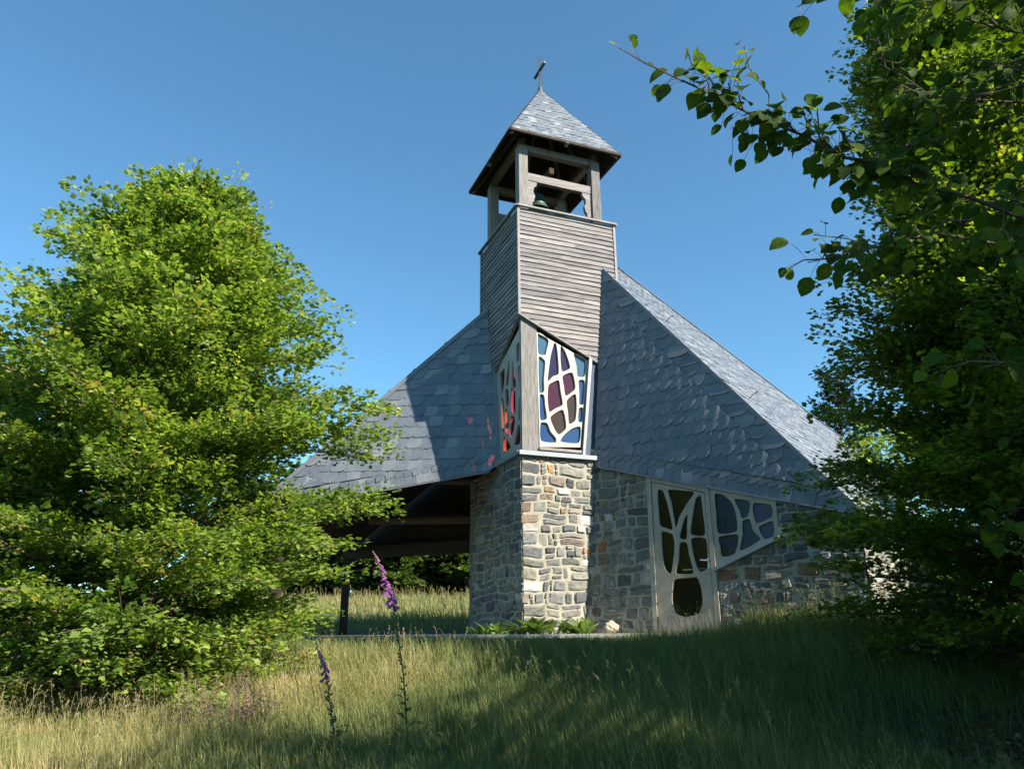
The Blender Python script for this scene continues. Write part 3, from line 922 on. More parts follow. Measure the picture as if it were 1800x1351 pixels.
# ------------------------------------------------------------------ vegetation
def leaf_template(kind):
    if kind == 'small':      # folded leaf of two quads
        v = [(0, 0, 0), (.45, -.38, .07), (1, 0, -.08), (.45, .38, .07), (.52, 0, 0)]
        return np.array(v), np.array([[0, 1, 2, 4], [0, 4, 2, 3]])
    if kind == 'big':        # rounder leaf with a drawn-out tip
        xs = [0, .12, .35, .62, .84, 1.0]; hw = [.02, .26, .40, .36, .19, .0]; up = [0, .05, .09, .08, .04, 0]; cz = [0, .02, .02, 0, -.05, -.13]
        v, f = [], []
        for i in range(6):
            v += [(xs[i], -hw[i], cz[i] + up[i]), (xs[i], 0, cz[i]), (xs[i], hw[i], cz[i] + up[i])]
        for i in range(5):
            a = 3 * i
            f += [[a, a + 3, a + 4, a + 1], [a + 1, a + 4, a + 5, a + 2]]
        return np.array(v), np.array(f)


def place_leaves(pos, dirs, nrm, size, kind, rnd):
    """numpy: one leaf per row"""
    tv, tf = leaf_template(kind)
    d = dirs / np.linalg.norm(dirs, axis=1, keepdims=True)
    s = np.cross(nrm, d); s /= np.linalg.norm(s, axis=1, keepdims=True) + 1e-9
    n = np.cross(d, s)
    P = pos[:, None, :] + size[:, None, None] * (tv[None, :, 0, None] * d[:, None, :] + tv[None, :, 1, None] * s[:, None, :] + tv[None, :, 2, None] * n[:, None, :])
    m = len(tv); k = len(pos)
    F = (np.arange(k)[:, None, None] * m + tf[None]).reshape(-1, 4)
    return P.reshape(-1, 3), F, np.repeat(rnd, len(tf))


def spray_leaves(base, main, up, length, n, size, g, width=.45, droop=.15):
    """leaves of one flat leafy spray; returns pos, dir, normal"""
    main = main / np.linalg.norm(main); side = np.cross(up, main); side /= np.linalg.norm(side) + 1e-9; upn = np.cross(main, side)
    t = g.random(n) ** .8
    sg = g.choice([-1., 1.], n)
    off = sg * g.random(n) * width * length * (1 - .75 * t) * (t > .1)
    jit = g.normal(0, .05 * length + .008, n)
    pos = base + main * (t * length)[:, None] + side * off[:, None] + upn * (jit - droop * length * t ** 2 - .08 * np.abs(off))[:, None]
    d = main * (.6 + .5 * g.random(n))[:, None] + side * (sg * (.35 + .7 * g.random(n)))[:, None] + upn * g.normal(-.12, .22, n)[:, None]
    nr = upn * 1.0 + side * g.normal(0, .6, n)[:, None] + main * g.normal(.12, .6, n)[:, None]
    return pos, d, nr


def make_tree(name, base, height, env, label, cat, mats, n_limb=90, sprays=12, leaves=40, leaf=.065, kind='small', seed=1, trunk_r=.09,
              z_lo=.05, rise=.35, group=None, tone=(.0, 1.0), spray_len=.5, az_range=None, twig=True, flat=.8, limb_hi=.97, inner=.25, shoots=0):
    g = np.random.default_rng(seed)
    base = np.array(base, float)
    PP, DD, NN, RR = [], [], [], []
    root = empty(name, tuple(base)); tag(root, label, cat, group)
    wood = MB()
    lean = g.normal(0, .03, 2)
    nz = 9; tp = []
    for i in range(nz + 1):
        f = i / nz; tp.append((base[0] + lean[0] * f * height + .05 * math.sin(5 * f + seed), base[1] + lean[1] * f * height + .05 * math.cos(4 * f + seed), base[2] - .15 + (height * .96 + .15) * f))
    wood.tube(tp, [trunk_r * (1.25 if i == 0 else 1 - .9 * i / nz) + .006 for i in range(nz + 1)], 8)
    tp = np.array(tp)
    ga = 2.399963
    for k in range(n_limb):
        f = z_lo + (limb_hi - z_lo) * ((k + g.random()) / n_limb)
        az = ga * k + g.normal(0, .25)
        if az_range is not None: az = az_range[0] + (az_range[1] - az_range[0]) * g.random()
        q = f * nz; i0 = min(nz - 1, int(q)); start = tp[i0] + (tp[i0 + 1] - tp[i0]) * (q - i0)
        zt = min(1.02, f + rise * g.uniform(.3, 1.1) * (1 - f) * .6)
        zt = f + (zt - f) * min(1.0, f / .3)
        R = env(zt, az) * (g.uniform(.55, .98) if g.random() < .85 else g.uniform(1.0, 1.15))
        if R < .12: R = .12
        end = np.array([base[0] + math.sin(az) * R, base[1] + math.cos(az) * R, base[2] + zt * height])
        out = end - start; Ls = np.linalg.norm(out)
        out_h = np.array([math.sin(az), math.cos(az), 0.])
        pts = []
        sag = g.uniform(.02, .10) * Ls
        for s in range(6):
            u = s / 5; p = start + out * u; p[2] += sag * math.sin(math.pi * u) - .04 * Ls * u ** 3; pts.append(p)
        lr = trunk_r * .34 * (1 - .6 * f)
        wood.tube(pts, [max(.004, lr * (1 - .85 * s / 5)) for s in range(6)], 5, cap=False)
        pts = np.array(pts)
        ns = max(3, int(sprays * (.45 + .55 * R / max(.5, env(.4, az)))))
        for j in range(ns):
            u = inner + (1 - inner) * (j + g.random() * .8) / ns
            q = u * 5; i0 = min(4, int(q)); b = pts[i0] + (pts[i0 + 1] - pts[i0]) * (q - i0)
            sd = 1 if j % 2 else -1
            ang = sd * g.uniform(.45, 1.15) * (1 - .75 * u ** 3)
            dh = np.array([math.sin(az + ang), math.cos(az + ang), 0.])
            if j == ns - 1: dh = out_h.copy()
            dh[2] = out[2] / Ls * .6 + g.normal(.12, .16)
            up = np.array([g.normal(0, 1 - flat), g.normal(0, 1 - flat), 1.0])
            sl = spray_len * g.uniform(.6, 1.2) * (.65 + .5 * min(1, Ls))
            nl_ = max(6, int(leaves * g.uniform(.7, 1.3)))
            pos, d, nr = spray_leaves(b, dh, up, sl, nl_, leaf, g)
            PP.append(pos); DD.append(d); NN.append(nr)
            RR.append(np.clip(g.normal(.45, .13) + g.normal(0, .16, nl_) + .15 * (u - .5), 0, 1))
            if twig:
                dn = dh / np.linalg.norm(dh)
                wood.tube([b, b + dn * sl * .55 - np.array([0, 0, .04 * sl]), b + dn * sl * .98 - np.array([0, 0, .15 * sl])], [.005, .0035, .0015], 3, cap=False)
    for k in range(shoots):
        a = g.uniform(0, 6.28); f = g.uniform(.72, .97); r0 = env(f, a) * g.uniform(.5, .9); b = base + np.array([math.sin(a) * r0, math.cos(a) * r0, f * height]); ln = g.uniform(.3, .85)
        d = np.array([math.sin(a) * .35 + g.normal(0, .15), math.cos(a) * .35, 1.0]); pos, dd, nr = spray_leaves(b - d * .25, d, np.array([math.cos(a), -math.sin(a), .3]), ln + .25, 16, leaf, g, width=.16, droop=0)
        PP.append(pos); DD.append(dd); NN.append(nr); RR.append(np.clip(g.normal(.55, .2, 16), 0, 1))
        wood.tube([b - d * .3, b + d * ln * .5, b + d * ln], [.006, .004, .0015], 3, cap=False)
    P, D, Nn, R = np.concatenate(PP), np.concatenate(DD), np.concatenate(NN), np.concatenate(RR)
    size = leaf * np.clip(g.lognormal(-.08, .28, len(P)), .4, 1.5)
    R = tone[0] + (tone[1] - tone[0]) * R
    v, f, r = place_leaves(P - base, D, Nn, size, kind, R)
    me = bpy.data.meshes.new('crown'); raw_mesh(me, v, f, r)
    o = bpy.data.objects.new('crown', me); COL.objects.link(o); me.materials.append(mats[0]); o.parent = root
    wood.build('trunk', mats[1], root)
    return root


LEAF_A = leaf_mat('hornbeam_leaf', [(0, (.055, .10, .026)), (.4, (.16, .240, .050)), (.7, (.26, .345, .085)), (.92, (.42, .45, .17)), (1, (.36, .22, .09))], .45)
LEAF_B = leaf_mat('shade_tree_leaf', [(0, (.032, .065, .014)), (.5, (.105, .165, .022)), (.85, (.28, .33, .04)), (1, (.40, .38, .06))], .45)
LEAF_D = leaf_mat('dock_leaf', [(0, (.05, .10, .02)), (1, (.14, .22, .04))], .3)
LEAF_C = leaf_mat('lime_leaf', [(0, (.026, .052, .010)), (.5, (.055, .105, .014)), (1, (.15, .20, .022))], .5, (1.8, 1.8, .5), rough=.6, spec=.1)
LEAF_F = leaf_mat('far_leaf', [(0, (.03, .055, .014)), (.5, (.075, .12, .025)), (1, (.15, .19, .05))], .3)
LEAF_N = leaf_mat('needle', [(0, (.012, .025, .012)), (1, (.04, .065, .025))], .1)


def interp_env(zs, rs, wob=.12, seed=0):
    def e(z, az):
        r = float(np.interp(z, zs, rs))
        return r * (1 + wob * math.sin(3 * az + 5 * z + seed) + wob * .6 * math.sin(7 * az - 9 * z + 2 * seed))
    return e


QUICK = False
# the lit hornbeam on the left, and its neighbour cut by the frame
b = (-3.88, 8.4, float(hgt(-3.88, 8.4)))
make_tree('hornbeam_tree', b, 5.75, interp_env([0, .05, .15, .35, .5, .65, .8, .92, 1.03], [1.75, 1.85, 1.95, 2.0, 1.8, 1.5, 1.1, .6, .15], .22, 1),
          'bushy hornbeam in full sun left of the chapel, its twigs reaching the roof', 'tree', (LEAF_A, M['bark']),
          n_limb=290, sprays=15, leaves=70, leaf=.062, seed=4, trunk_r=.10, z_lo=.0, rise=.35, shoots=30, spray_len=.55)
b = (-6.6, 9.0, float(hgt(-6.6, 9.0)))
make_tree('hornbeam_tree', b, 3.6, interp_env([0, .1, .35, .6, .85, 1.03], [1.9, 2.0, 1.9, 1.4, .7, .15], .10, 3),
          'lower lit hornbeam cut off by the left edge of the picture', 'tree', (LEAF_A, M['bark']),
          n_limb=130, sprays=13, leaves=56, leaf=.066, seed=9, trunk_r=.10, z_lo=.03, spray_len=.55)

# the dark tree on the right
b = (4.8, 7.0, float(hgt(4.8, 7.0)))
make_tree('beech_tree', b, 7.8, interp_env([0, .06, .2, .36, .47, .6, .8, .9, 1.03], [2.1, 2.2, 2.1, 1.75, 1.1, .75, .65, .5, .2], .10, 2),
          'tall dark small-leaved tree at the right, in front of the chapel end', 'tree', (LEAF_B, M['bark']),
          n_limb=350, sprays=17, leaves=58, leaf=.058, seed=14, trunk_r=.11, z_lo=.03, rise=.45, spray_len=.5)

# trees outside the frame to the right and behind the camera, which shade the slope
for i, (x, y, hh, rr) in enumerate(((8.2, 2.2, 7.3, 2.5), (5.4, -.6, 6.5, 2.1), (6.9, 4.2, 6.3, 2.2))):
    make_tree('broadleaf_tree', (x, y, float(hgt(x, y))), hh, interp_env([0, .12, .4, .7, 1.03], [rr * .5, rr * .9, rr, rr * .75, .25], .12, i),
              ['broad tree standing to the right of the slope', 'low round tree beside the camera', 'tree just right of the dark beech'][i],
              'tree', (LEAF_B, M['bark']), n_limb=90, sprays=10, leaves=30, leaf=.15, seed=30 + i, trunk_r=.16, spray_len=.7, group='trees shading the slope', twig=False)

# near lime tree whose branches hang into the right of the frame
def near_tree():
    g = np.random.default_rng(77)
    base = np.array([4.1, 2.2, float(hgt(4.1, 2.2))])
    root = empty('lime_tree', tuple(base)); tag(root, 'near large-leaved tree hanging its branches in from the right edge', 'tree')
    wood = MB(); P, D, Nn, S, R = [], [], [], [], []
    wood.tube([base - (0, 0, .2), base + (0, .05, 1.5), base + (-.1, .1, 3.2), base + (0, .2, 5.2), base + (.1, .2, 6.6)], [.17, .14, .11, .07, .02], 9)
    def leafy(pts, r0, nleaf, size, spread=.12, start=0.0, hang=.5, stalk=.06):
        pts = np.array(pts, float); L = np.r_[0, np.cumsum(np.linalg.norm(np.diff(pts, axis=0), axis=1))]
        wood.tube(pts, list(np.linspace(r0, .0022, len(pts))), 6, cap=False)
        for k in range(nleaf):
            t = start + (1 - start) * (k + g.random()) / nleaf; s = t * L[-1]
            p = np.array([np.interp(s, L, pts[:, c]) for c in range(3)]); p2 = np.array([np.interp(min(L[-1], s + .05), L, pts[:, c]) for c in range(3)])
            tan = p2 - p; tan = tan / (np.linalg.norm(tan) + 1e-6) if np.linalg.norm(tan) > 1e-5 else np.array([-1., 0, 0])
            q = g.normal(0, 1, 3); q -= tan * q.dot(tan); q /= np.linalg.norm(q) + 1e-9
            st = stalk * g.uniform(.6, 1.5); tip = p + q * st * .9 + tan * st * .4 + g.normal(0, spread * .25, 3)
            wood.tube([p, (p + tip) / 2 + (0, 0, .006), tip], [.0016, .0012, .001], 3, cap=False)
            P.append(tip); d = tan * .5 + q * .6 + np.array([0, 0, -hang]) * g.uniform(.4, 1.6); D.append(d)
            Nn.append(np.array([g.normal(0, .5), g.normal(-1.1, .5), g.uniform(.2, 1.0)])); S.append(size * g.uniform(.7, 1.3)); R.append(np.clip(g.normal(.45, .2), 0, 1))
    def twigs(pts, n, ln, nl_, size, start=.1, up=.2):
        pts = np.array(pts, float); m = len(pts)
        for k in range(n):
            t = start + (1 - start) * (k + g.random()) / n; s = t * (m - 1); i = min(m - 2, int(s)); p = pts[i] + (pts[i + 1] - pts[i]) * (s - i)
            tan = pts[i + 1] - pts[i]; tan /= np.linalg.norm(tan)
            q = g.normal(0, 1, 3); q[2] = q[2] * .6 + up; q -= tan * q.dot(tan); q /= np.linalg.norm(q)
            d = tan * .7 + q * .8; d /= np.linalg.norm(d); l = ln * g.uniform(.5, 1.2)
            leafy([p, p + d * l * .5 + (0, 0, .02), p + d * l - (0, 0, .03 * l)], .004, nl_, size)
    # the long branch that reaches towards the belfry
    br = [(3.95, 2.4, 2.95), (3.2, 2.9, 3.24), (2.48, 3.1, 3.30), (2.03, 3.0, 3.43), (1.8, 2.95, 3.45), (1.6, 2.9, 3.54), (1.43, 2.87, 3.55), (1.29, 2.85, 3.64), (1.07, 2.8, 3.70), (.86, 2.75, 3.79), (.69, 2.7, 3.84), (.58, 2.7, 3.91), (.47, 2.7, 3.99)]
    leafy(br, .013, 0, .08)
    leafy(br[3:11], .004, 95, .076, start=0, hang=.7, stalk=.05)
    twigs(br[3:10], 24, .15, 6, .070, up=-.3)
    leafy([(.69, 2.7, 3.84), (.58, 2.7, 3.905), (.47, 2.7, 3.99)], .003, 4, .045, start=.3, hang=.1, stalk=.02)
    leafy([(1.12, 2.8, 3.70), (1.13, 2.8, 3.82), (1.06, 2.8, 3.96), (1.05, 2.8, 4.08)], .003, 5, .055, start=.25, hang=.1, stalk=.03)
    leafy([(.86, 2.75, 3.79), (.85, 2.75, 3.88), (.79, 2.75, 3.95), (.78, 2.75, 4.02)], .003, 4, .05, start=.3, hang=.1, stalk=.03)
    # lower twig, upper twigs
    tw1 = [(2.4, 3.1, 3.2), (1.85, 3.0, 3.25), (1.54, 2.9, 3.13), (1.41, 2.9, 3.1), (1.24, 2.9, 3.06)]
    leafy(tw1, .007, 12, .075, start=.45, hang=.6); twigs(tw1, 6, .14, 4, .07, .3)
    tw1b = [(1.54, 2.9, 3.13), (1.42, 2.9, 3.17), (1.28, 2.9, 3.19)]
    leafy(tw1b, .003, 5, .06, start=.3, hang=.3)
    tw2 = [(2.6, 3.0, 3.9), (1.97, 3.0, 3.96), (1.86, 3.0, 4.07), (1.75, 3.0, 4.15)]
    leafy(tw2, .006, 10, .06, start=.4, hang=.3); twigs(tw2, 5, .15, 5, .06)
    tw3 = [(3.1, 3.0, 4.2), (2.47, 3.0, 4.31), (2.02, 2.9, 4.36), (1.72, 2.9, 4.43)]
    leafy(tw3, .008, 16, .075, start=.3, hang=.5); twigs(tw3, 9, .22, 6, .075)
    # the leafy mass along the right side of the frame
    for k in range(26):
        z = 1.5 + 3.4 * g.random() ** 1.1; ey = g.uniform(2.4, 4.2)
        lim = .55 + .05 * max(0, 2.8 - z) + .05 * g.random()
        ex = ey * (lim + g.uniform(0, .30))
        s0 = np.array([4.05, 2.3, 1.7 + (z - 1.55) * .85]); e = np.array([ex, ey, z]); mid = (s0 + e) / 2 + (0, 0, .18)
        pts = [s0, mid, s0 * .25 + e * .75 + (0, 0, .1), e]
        leafy(pts, .012, 14, .076, start=.35, hang=.7); twigs(pts, 7, .30, 7, .076, .35)
    # the rest of the crown, outside the frame
    for k in range(95):
        z = g.uniform(2.2, 5.7); a = g.uniform(0, 6.28); rr = 1.9 * math.sqrt(g.uniform(.1, 1)); ex = 4.2 + math.sin(a) * rr; ey = 1.9 + math.cos(a) * rr
        if ey > .3 and ex / ey < .75: ex = ey * .75 + g.uniform(0, .5)
        s0 = np.array([4.1, 2.2, max(1.8, z - 1.0)]); e = np.array([ex, ey, z]); pts = [s0, (s0 + e) / 2 + (0, 0, .15), e]
        leafy(pts, .012, 8, .11, start=.4, hang=.5); twigs(pts, 7, .45, 6, .12, .3)
    P_, D_, N_, S_, R_ = map(np.array, (P, D, Nn, S, R))
    v, f, r = place_leaves(P_ - base, D_, N_, S_, 'big', R_)
    me = bpy.data.meshes.new('crown'); raw_mesh(me, v, f, r); me.polygons.foreach_set('use_smooth', np.ones(len(me.polygons), dtype=bool))
    o = bpy.data.objects.new('crown', me); COL.objects.link(o); me.materials.append(LEAF_C); o.parent = root
    wood.build('trunk', M['bark'], root)


near_tree()

# trees beyond the meadow behind the porch
FAR2 = [(-16 + 2.6 * k + .7 * math.sin(k * 3.1), 50 + 1.5 * math.cos(k * 2.3), 8.5 + math.sin(k), 2.6) for k in range(9)]
far = [(-13.5, 40, 6.0, 2.2, 0), (-11.6, 44, 7.0, 2.6, 0), (-9.3, 41.5, 7.5, 2.2, 0), (-7.4, 44, 8.5, 2.4, 1), (-5.6, 40.5, 6.4, 2.2, 0), (-4.0, 43, 8.2, 2.3, 1), (-2.4, 41, 6.6, 2.1, 0), (-.5, 44, 8, 2.4, 1), (1.6, 42, 7.5, 2.6, 0)]
FL = ['light green bushy tree', 'broad green tree', 'leafy pale tree', 'dark spruce', 'low bushy tree', 'dark spruce', 'rounded green tree', 'dark spruce', 'green tree']
for i, (x, y, hh, rr, k) in enumerate(far):
    env = interp_env([0, .1, .4, .7, 1.03], [rr * .7, rr, rr, rr * .7, .3], .12, i) if not k else interp_env([0, .1, 1.03], [rr, rr * .95, .05], .06, i)
    where = ['farthest left beyond the porch meadow', 'second from the left at the far meadow edge', 'left of the first dark spruce at the meadow edge', 'left one seen under the porch roof',
             'between the two dark spruces under the porch roof', 'just left of the stone pier beyond the meadow', 'right of the second spruce, beside the pier edge', 'hidden behind the chapel pier', 'hidden behind the chapel wall'][i]
    make_tree('spruce_tree' if k else 'broadleaf_tree', (x, y, float(hgt(x, y))), hh, env, FL[i] + ' ' + where, 'tree', (LEAF_N if k else LEAF_F, M['bark']),
              n_limb=90, sprays=10, leaves=32, leaf=.26, seed=60 + i, trunk_r=.15, spray_len=.9, group='trees beyond the meadow', twig=False, rise=.1 if k else .4)
for i, (x, y, hh, rr) in enumerate(FAR2):
    make_tree('broadleaf_tree', (x, y, float(hgt(x, y)) - .4), hh, interp_env([0, .1, .4, .7, 1.03], [rr, rr * 1.1, rr, rr * .7, .3], .12, i), '%s tree from the left in the back row beyond the meadow' % ['first', 'second', 'third', 'fourth', 'fifth', 'sixth', 'seventh', 'eighth', 'ninth'][i],
              'tree', (LEAF_F, M['bark']), n_limb=70, sprays=9, leaves=26, leaf=.34, seed=160 + i, trunk_r=.15, spray_len=1.0, group='trees beyond the meadow', twig=False)
for x, y, hh, rr, lb in ((9.8, 11.8, 5.2, 2.3, 'dark bushy tree behind the right beech'), (13.2, 16.5, 7.0, 2.8, 'larger tree farther behind the right beech')):
    make_tree('broadleaf_tree', (x, y, float(hgt(x, y))), hh, interp_env([0, .1, .4, .7, 1.03], [rr, rr, rr, rr * .75, .2], .12, x), lb, 'tree', (LEAF_B, M['bark']), n_limb=90, sprays=10, leaves=30, leaf=.15, seed=int(x * 7), trunk_r=.13, spray_len=.8, twig=False, z_lo=.0)
make_tree('spruce_tree', (12.4, 28, 3.0), 8.3, interp_env([0, .1, 1.03], [1.8, 1.7, .05], .08, 3), 'spruce top rising behind the chapel roof at the right', 'tree', (LEAF_N, M['bark']),
          n_limb=80, sprays=9, leaves=26, leaf=.14, seed=91, trunk_r=.12, spray_len=.6, twig=False, rise=.1)
make_tree('hazel_bush', (8.6, 17.2, 1.6), 4.7, interp_env([0, .1, .5, .8, 1.03], [1.2, 1.7, 1.8, 1.2, .2], .1, 3), 'light green bush behind the chapel, right of the roof ridge', 'bush', (LEAF_A, M['bark']),
          n_limb=60, sprays=9, leaves=26, leaf=.10, seed=93, trunk_r=.07, spray_len=.6, twig=False)


# ------------------------------------------------------------------ grass
def grass_mat():
    m, nt, b, o = new_mat('grass')
    r = attr(nt, 'rnd')
    c = ramp(nt, r.outputs['Fac'], [(0, (.085, .135, .050)), (.35, (.145, .190, .060)), (.6, (.20, .21, .07)), (.8, (.33, .28, .11)), (1, (.48, .39, .20))])
    nt.links.new(c.outputs[0], b.inputs['Base Color']); b.inputs['Roughness'].default_value = .55; b.inputs['Specular IOR Level'].default_value = .3
    tr = N(nt, 'ShaderNodeBsdfTranslucent'); tc = mixc(nt, 1.0, c.outputs[0], (1.2, 1.2, .7), 'MULTIPLY'); nt.links.new(tc, tr.inputs[0])
    mx = N(nt, 'ShaderNodeMixShader'); mx.inputs[0].default_value = .35
    nt.links.new(b.outputs[0], mx.inputs[1]); nt.links.new(tr.outputs[0], mx.inputs[2]); nt.links.new(mx.outputs[0], o.inputs['Surface'])
    return m


GRASS = grass_mat()


def value_noise(x, y, s, seed):
    g = np.random.default_rng(seed); T_ = g.random((64, 64))
    u, v = x * s, y * s; i, j = np.floor(u).astype(int), np.floor(v).astype(int); fu, fv = u - i, v - j
    fu, fv = fu * fu * (3 - 2 * fu), fv * fv * (3 - 2 * fv)
    g_ = lambda a, b: T_[a % 64, b % 64]
    return (g_(i, j) * (1 - fu) + g_(i + 1, j) * fu) * (1 - fv) + (g_(i, j + 1) * (1 - fu) + g_(i + 1, j + 1) * fu) * fv


FOOT = [(-.05, 11.9), (1.35, 12.45), (4.75, 10.05), (8.6, 14.9), (4.6, 21), (-1.0, 14.6)]
SLAB = [(-3.4, 12.35), (-.9, 11.62), (.3, 11.35), (3.0, 10.75), (4.0, 11.2), (4.5, 16), (-3.4, 16.9), (-4.6, 13.4)]
def in_poly(x, y, P):
    c = np.zeros(len(x), bool); n = len(P)
    for i in range(n):
        (x0, y0), (x1, y1) = P[i], P[(i + 1) % n]
        cond = ((y0 > y) != (y1 > y)) & (x < (x1 - x0) * (y - y0) / (y1 - y0 + 1e-12) + x0)
        c ^= cond
    return c


def blades(x, y, h, w, straw, g, bend=.35, segs=3, wind=(-.25, .05)):
    n = len(x); z = hgt(x, y) - .01
    az = g.random(n) * 2 * np.pi; b = np.abs(g.normal(0, bend, n)) + .04
    dx = np.cos(az) * b + wind[0] * g.random(n); dy = np.sin(az) * b + wind[1]
    sx, sy = -np.sin(az + g.normal(0, .6, n)), np.cos(az + g.normal(0, .6, n))
    V_ = []
    for k in range(segs + 1):
        t = k / segs; ww = w * (1 - t ** 1.6) * .5 + .0003
        cx = x + dx * h * t ** 2; cy = y + dy * h * t ** 2; cz = z + h * (t - .35 * b * t ** 2)
        V_.append(np.stack([cx - sx * ww, cy - sy * ww, cz], -1)); V_.append(np.stack([cx + sx * ww, cy + sy * ww, cz], -1))
    V_ = np.stack(V_, 1); m = 2 * (segs + 1)
    base = (np.arange(n) * m)[:, None]
    F = np.concatenate([base + np.array([[2 * k, 2 * k + 1, 2 * k + 3, 2 * k + 2]]) for k in range(segs)], 0)
    R = np.concatenate([np.clip(straw + .22 * (k / segs - .4) + g.normal(0, .05, n), 0, 1) for k in range(segs)])
    return V_.reshape(-1, 3), F, R


def make_grass():
    g = np.random.default_rng(5); VV, FF, RR = [], [], []; base = 0
    def push(v, f, r):
        nonlocal base
        VV.append(v); FF.append(f + base); RR.append(r); base += len(v)
    def scatter(n, y0, y1, margin=1.3, power=1.0):
        y = y0 + (y1 - y0) * g.random(n) ** power; x = (g.random(n) * 2 - 1) * (.68 * y * margin + .9)
        keep = g.random(n) < (y / y1) ** 0.0
        k = ~in_poly(x, y, FOOT) & ~in_poly(x, y, SLAB)
        near_t = np.hypot(x - 3.7, y - 5.6)
        k &= g.random(n) > np.clip(1.15 - near_t / 1.9, 0, .9)
        return x[k], y[k]
    def straw_of(x, y):
        a = value_noise(x + 50, y + 50, .45, 1) * .6 + value_noise(x + 50, y + 50, 1.9, 2) * .4
        s = .20 + .75 * (a - .25)
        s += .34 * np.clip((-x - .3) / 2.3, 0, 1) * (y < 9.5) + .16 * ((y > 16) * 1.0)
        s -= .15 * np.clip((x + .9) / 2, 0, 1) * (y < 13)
        return s
    def height_of(x, y):
        a = value_noise(x + 20, y + 20, .8, 3) * .6 + value_noise(x + 20, y + 20, 3.1, 4) * .4
        h = .20 + .30 * a
        d = np.hypot(x - .4, y - 11.4); h *= np.clip(.42 + d * .20, .42, 1)
        h *= np.where((y > 10.2) & (y < 12.8) & (x < 3.0), .55, 1)
        h *= 1 - .35 * np.clip(1.6 - np.hypot((x + 3.8) / 2.6, (y - 7.2) / 1.6), 0, 1)
        h *= 1 - .55 * np.clip(1.3 - np.hypot(x - 3.4, y - 5.4) / 2.0, 0, 1)
        front = (y > 8.3) & (y < 12.4) & (x < 1.5) & (x > -3.2)
        h = np.where(front, np.minimum(h, np.clip(1.57 - hgt(x, y), .05, 1) * 1.05), h)
        return h
    for (n, y0, y1, w) in ((60000, 2.2, 4.6, .0045), (160000, 4.4, 8.0, .0050), (120000, 7.6, 13.0, .006), (30000, 13, 20, .010), (60000, 19, 43, .022)):
        x, y = scatter(n, y0, y1)
        s = straw_of(x, y) + g.normal(0, .12, len(x)); h = height_of(x, y) * g.uniform(.45, 1.15, len(x))
        if y0 > 15: h *= .85
        push(*blades(x, y, h, w * g.uniform(.6, 1.5, len(x)), s, g))
    # tall flowering stalks with loose seed heads
    for (n, y0, y1, w) in ((1000, 3.4, 6.5, .0026), (2300, 6, 11.0, .0030), (3000, 20, 42, .012)):
        x, y = scatter(n, y0, y1)
        fr = (y > 7.6) & (y < 12.4) & (x < 1.5) & (x > -3.2)
        h = (height_of(x, y) + .12 * ~fr) * g.uniform(.9, 1.35, len(x))
        z = hgt(x, y); s = np.clip(straw_of(x, y) + .22 + g.normal(0, .08, len(x)), 0, 1)
        g2 = np.random.default_rng(int(n)); az = g2.random(len(x)) * 6.28; bd = np.abs(g2.normal(0, .2, len(x))) + .05
        tx = x + np.cos(az) * bd * h - .1 * h; ty = y + np.sin(az) * bd * h; tz = z + h * (1 - .2 * bd)
        st = np.stack([x, y, z], -1); en = np.stack([tx, ty, tz], -1); md = (st + en) / 2 + np.stack([-(tx - x) * .22, -(ty - y) * .22, 0 * z + .05 * h], -1)
        sd = np.stack([np.ones_like(x), 0 * x, 0 * x], -1) * (w / 2)
        v = np.stack([st - sd, st + sd, md - sd, md + sd, en - sd * .5, en + sd * .5], 1)
        f = np.concatenate([(np.arange(len(x)) * 6)[:, None] + np.array([[0, 1, 3, 2]]), (np.arange(len(x)) * 6)[:, None] + np.array([[2, 3, 5, 4]])])
        push(v.reshape(-1, 3), f, np.concatenate([s * .8, s]))
        # seed head: little blades round the last fifth
        K_ = 12
        rep = np.repeat(np.arange(len(x)), K_); t = g.random(len(rep))
        dirv = (en - md)[rep]; dirv /= np.linalg.norm(dirv, axis=1, keepdims=True)
        p = en[rep] - dirv * (t * .16)[:, None]
        q = g.normal(0, 1, (len(rep), 3)) * np.array([1, 1, .4]); e2 = p + q * (.010 + .018 * t)[:, None] + dirv * .022 - np.array([0, 0, .006])
        ww = np.stack([np.full(len(rep), w * .7), np.zeros(len(rep)), np.zeros(len(rep))], -1)
        v = np.stack([p - ww * .3, p + ww * .3, e2 + ww, e2 - ww], 1); f = (np.arange(len(rep)) * 4)[:, None] + np.array([[0, 1, 2, 3]])
        push(v.reshape(-1, 3), f, np.clip(s[rep] + .1, 0, 1))
    v, f, r = np.concatenate(VV), np.concatenate(FF), np.concatenate(RR)
    me = bpy.data.meshes.new('grass'); raw_mesh(me, v, f, r)
    o = link_mesh('grass', me, GRASS); tag(o, 'tall meadow grass, part straw coloured, with loose seed heads', 'grass', kind='stuff')
    # dead leaves and twigs under the trees at the right
    n = 2600; x = g.normal(3.5, .95, n); y = g.normal(5.3, .9, n); k = (x > 1.3) & (y > 3)
    x, y = x[k], y[k]; P = np.stack([x, y, hgt(x, y) + .012 + .02 * g.random(len(x))], -1)
    D = np.stack([g.normal(0, 1, len(x)), g.normal(0, 1, len(x)), g.normal(0, .3, len(x))], -1); Nn = np.stack([g.normal(0, .4, len(x)), g.normal(0, .4, len(x)), np.ones(len(x))], -1)
    v, f, r = place_leaves(P, D, Nn, g.uniform(.03, .08, len(x)), 'small', g.random(len(x)))
    me = bpy.data.meshes.new('leaf_litter'); raw_mesh(me, v, f, r)
    lm = leaf_mat('dead_leaf', [(0, (.05, .035, .02)), (.6, (.14, .10, .065)), (1, (.30, .25, .19))], .1)
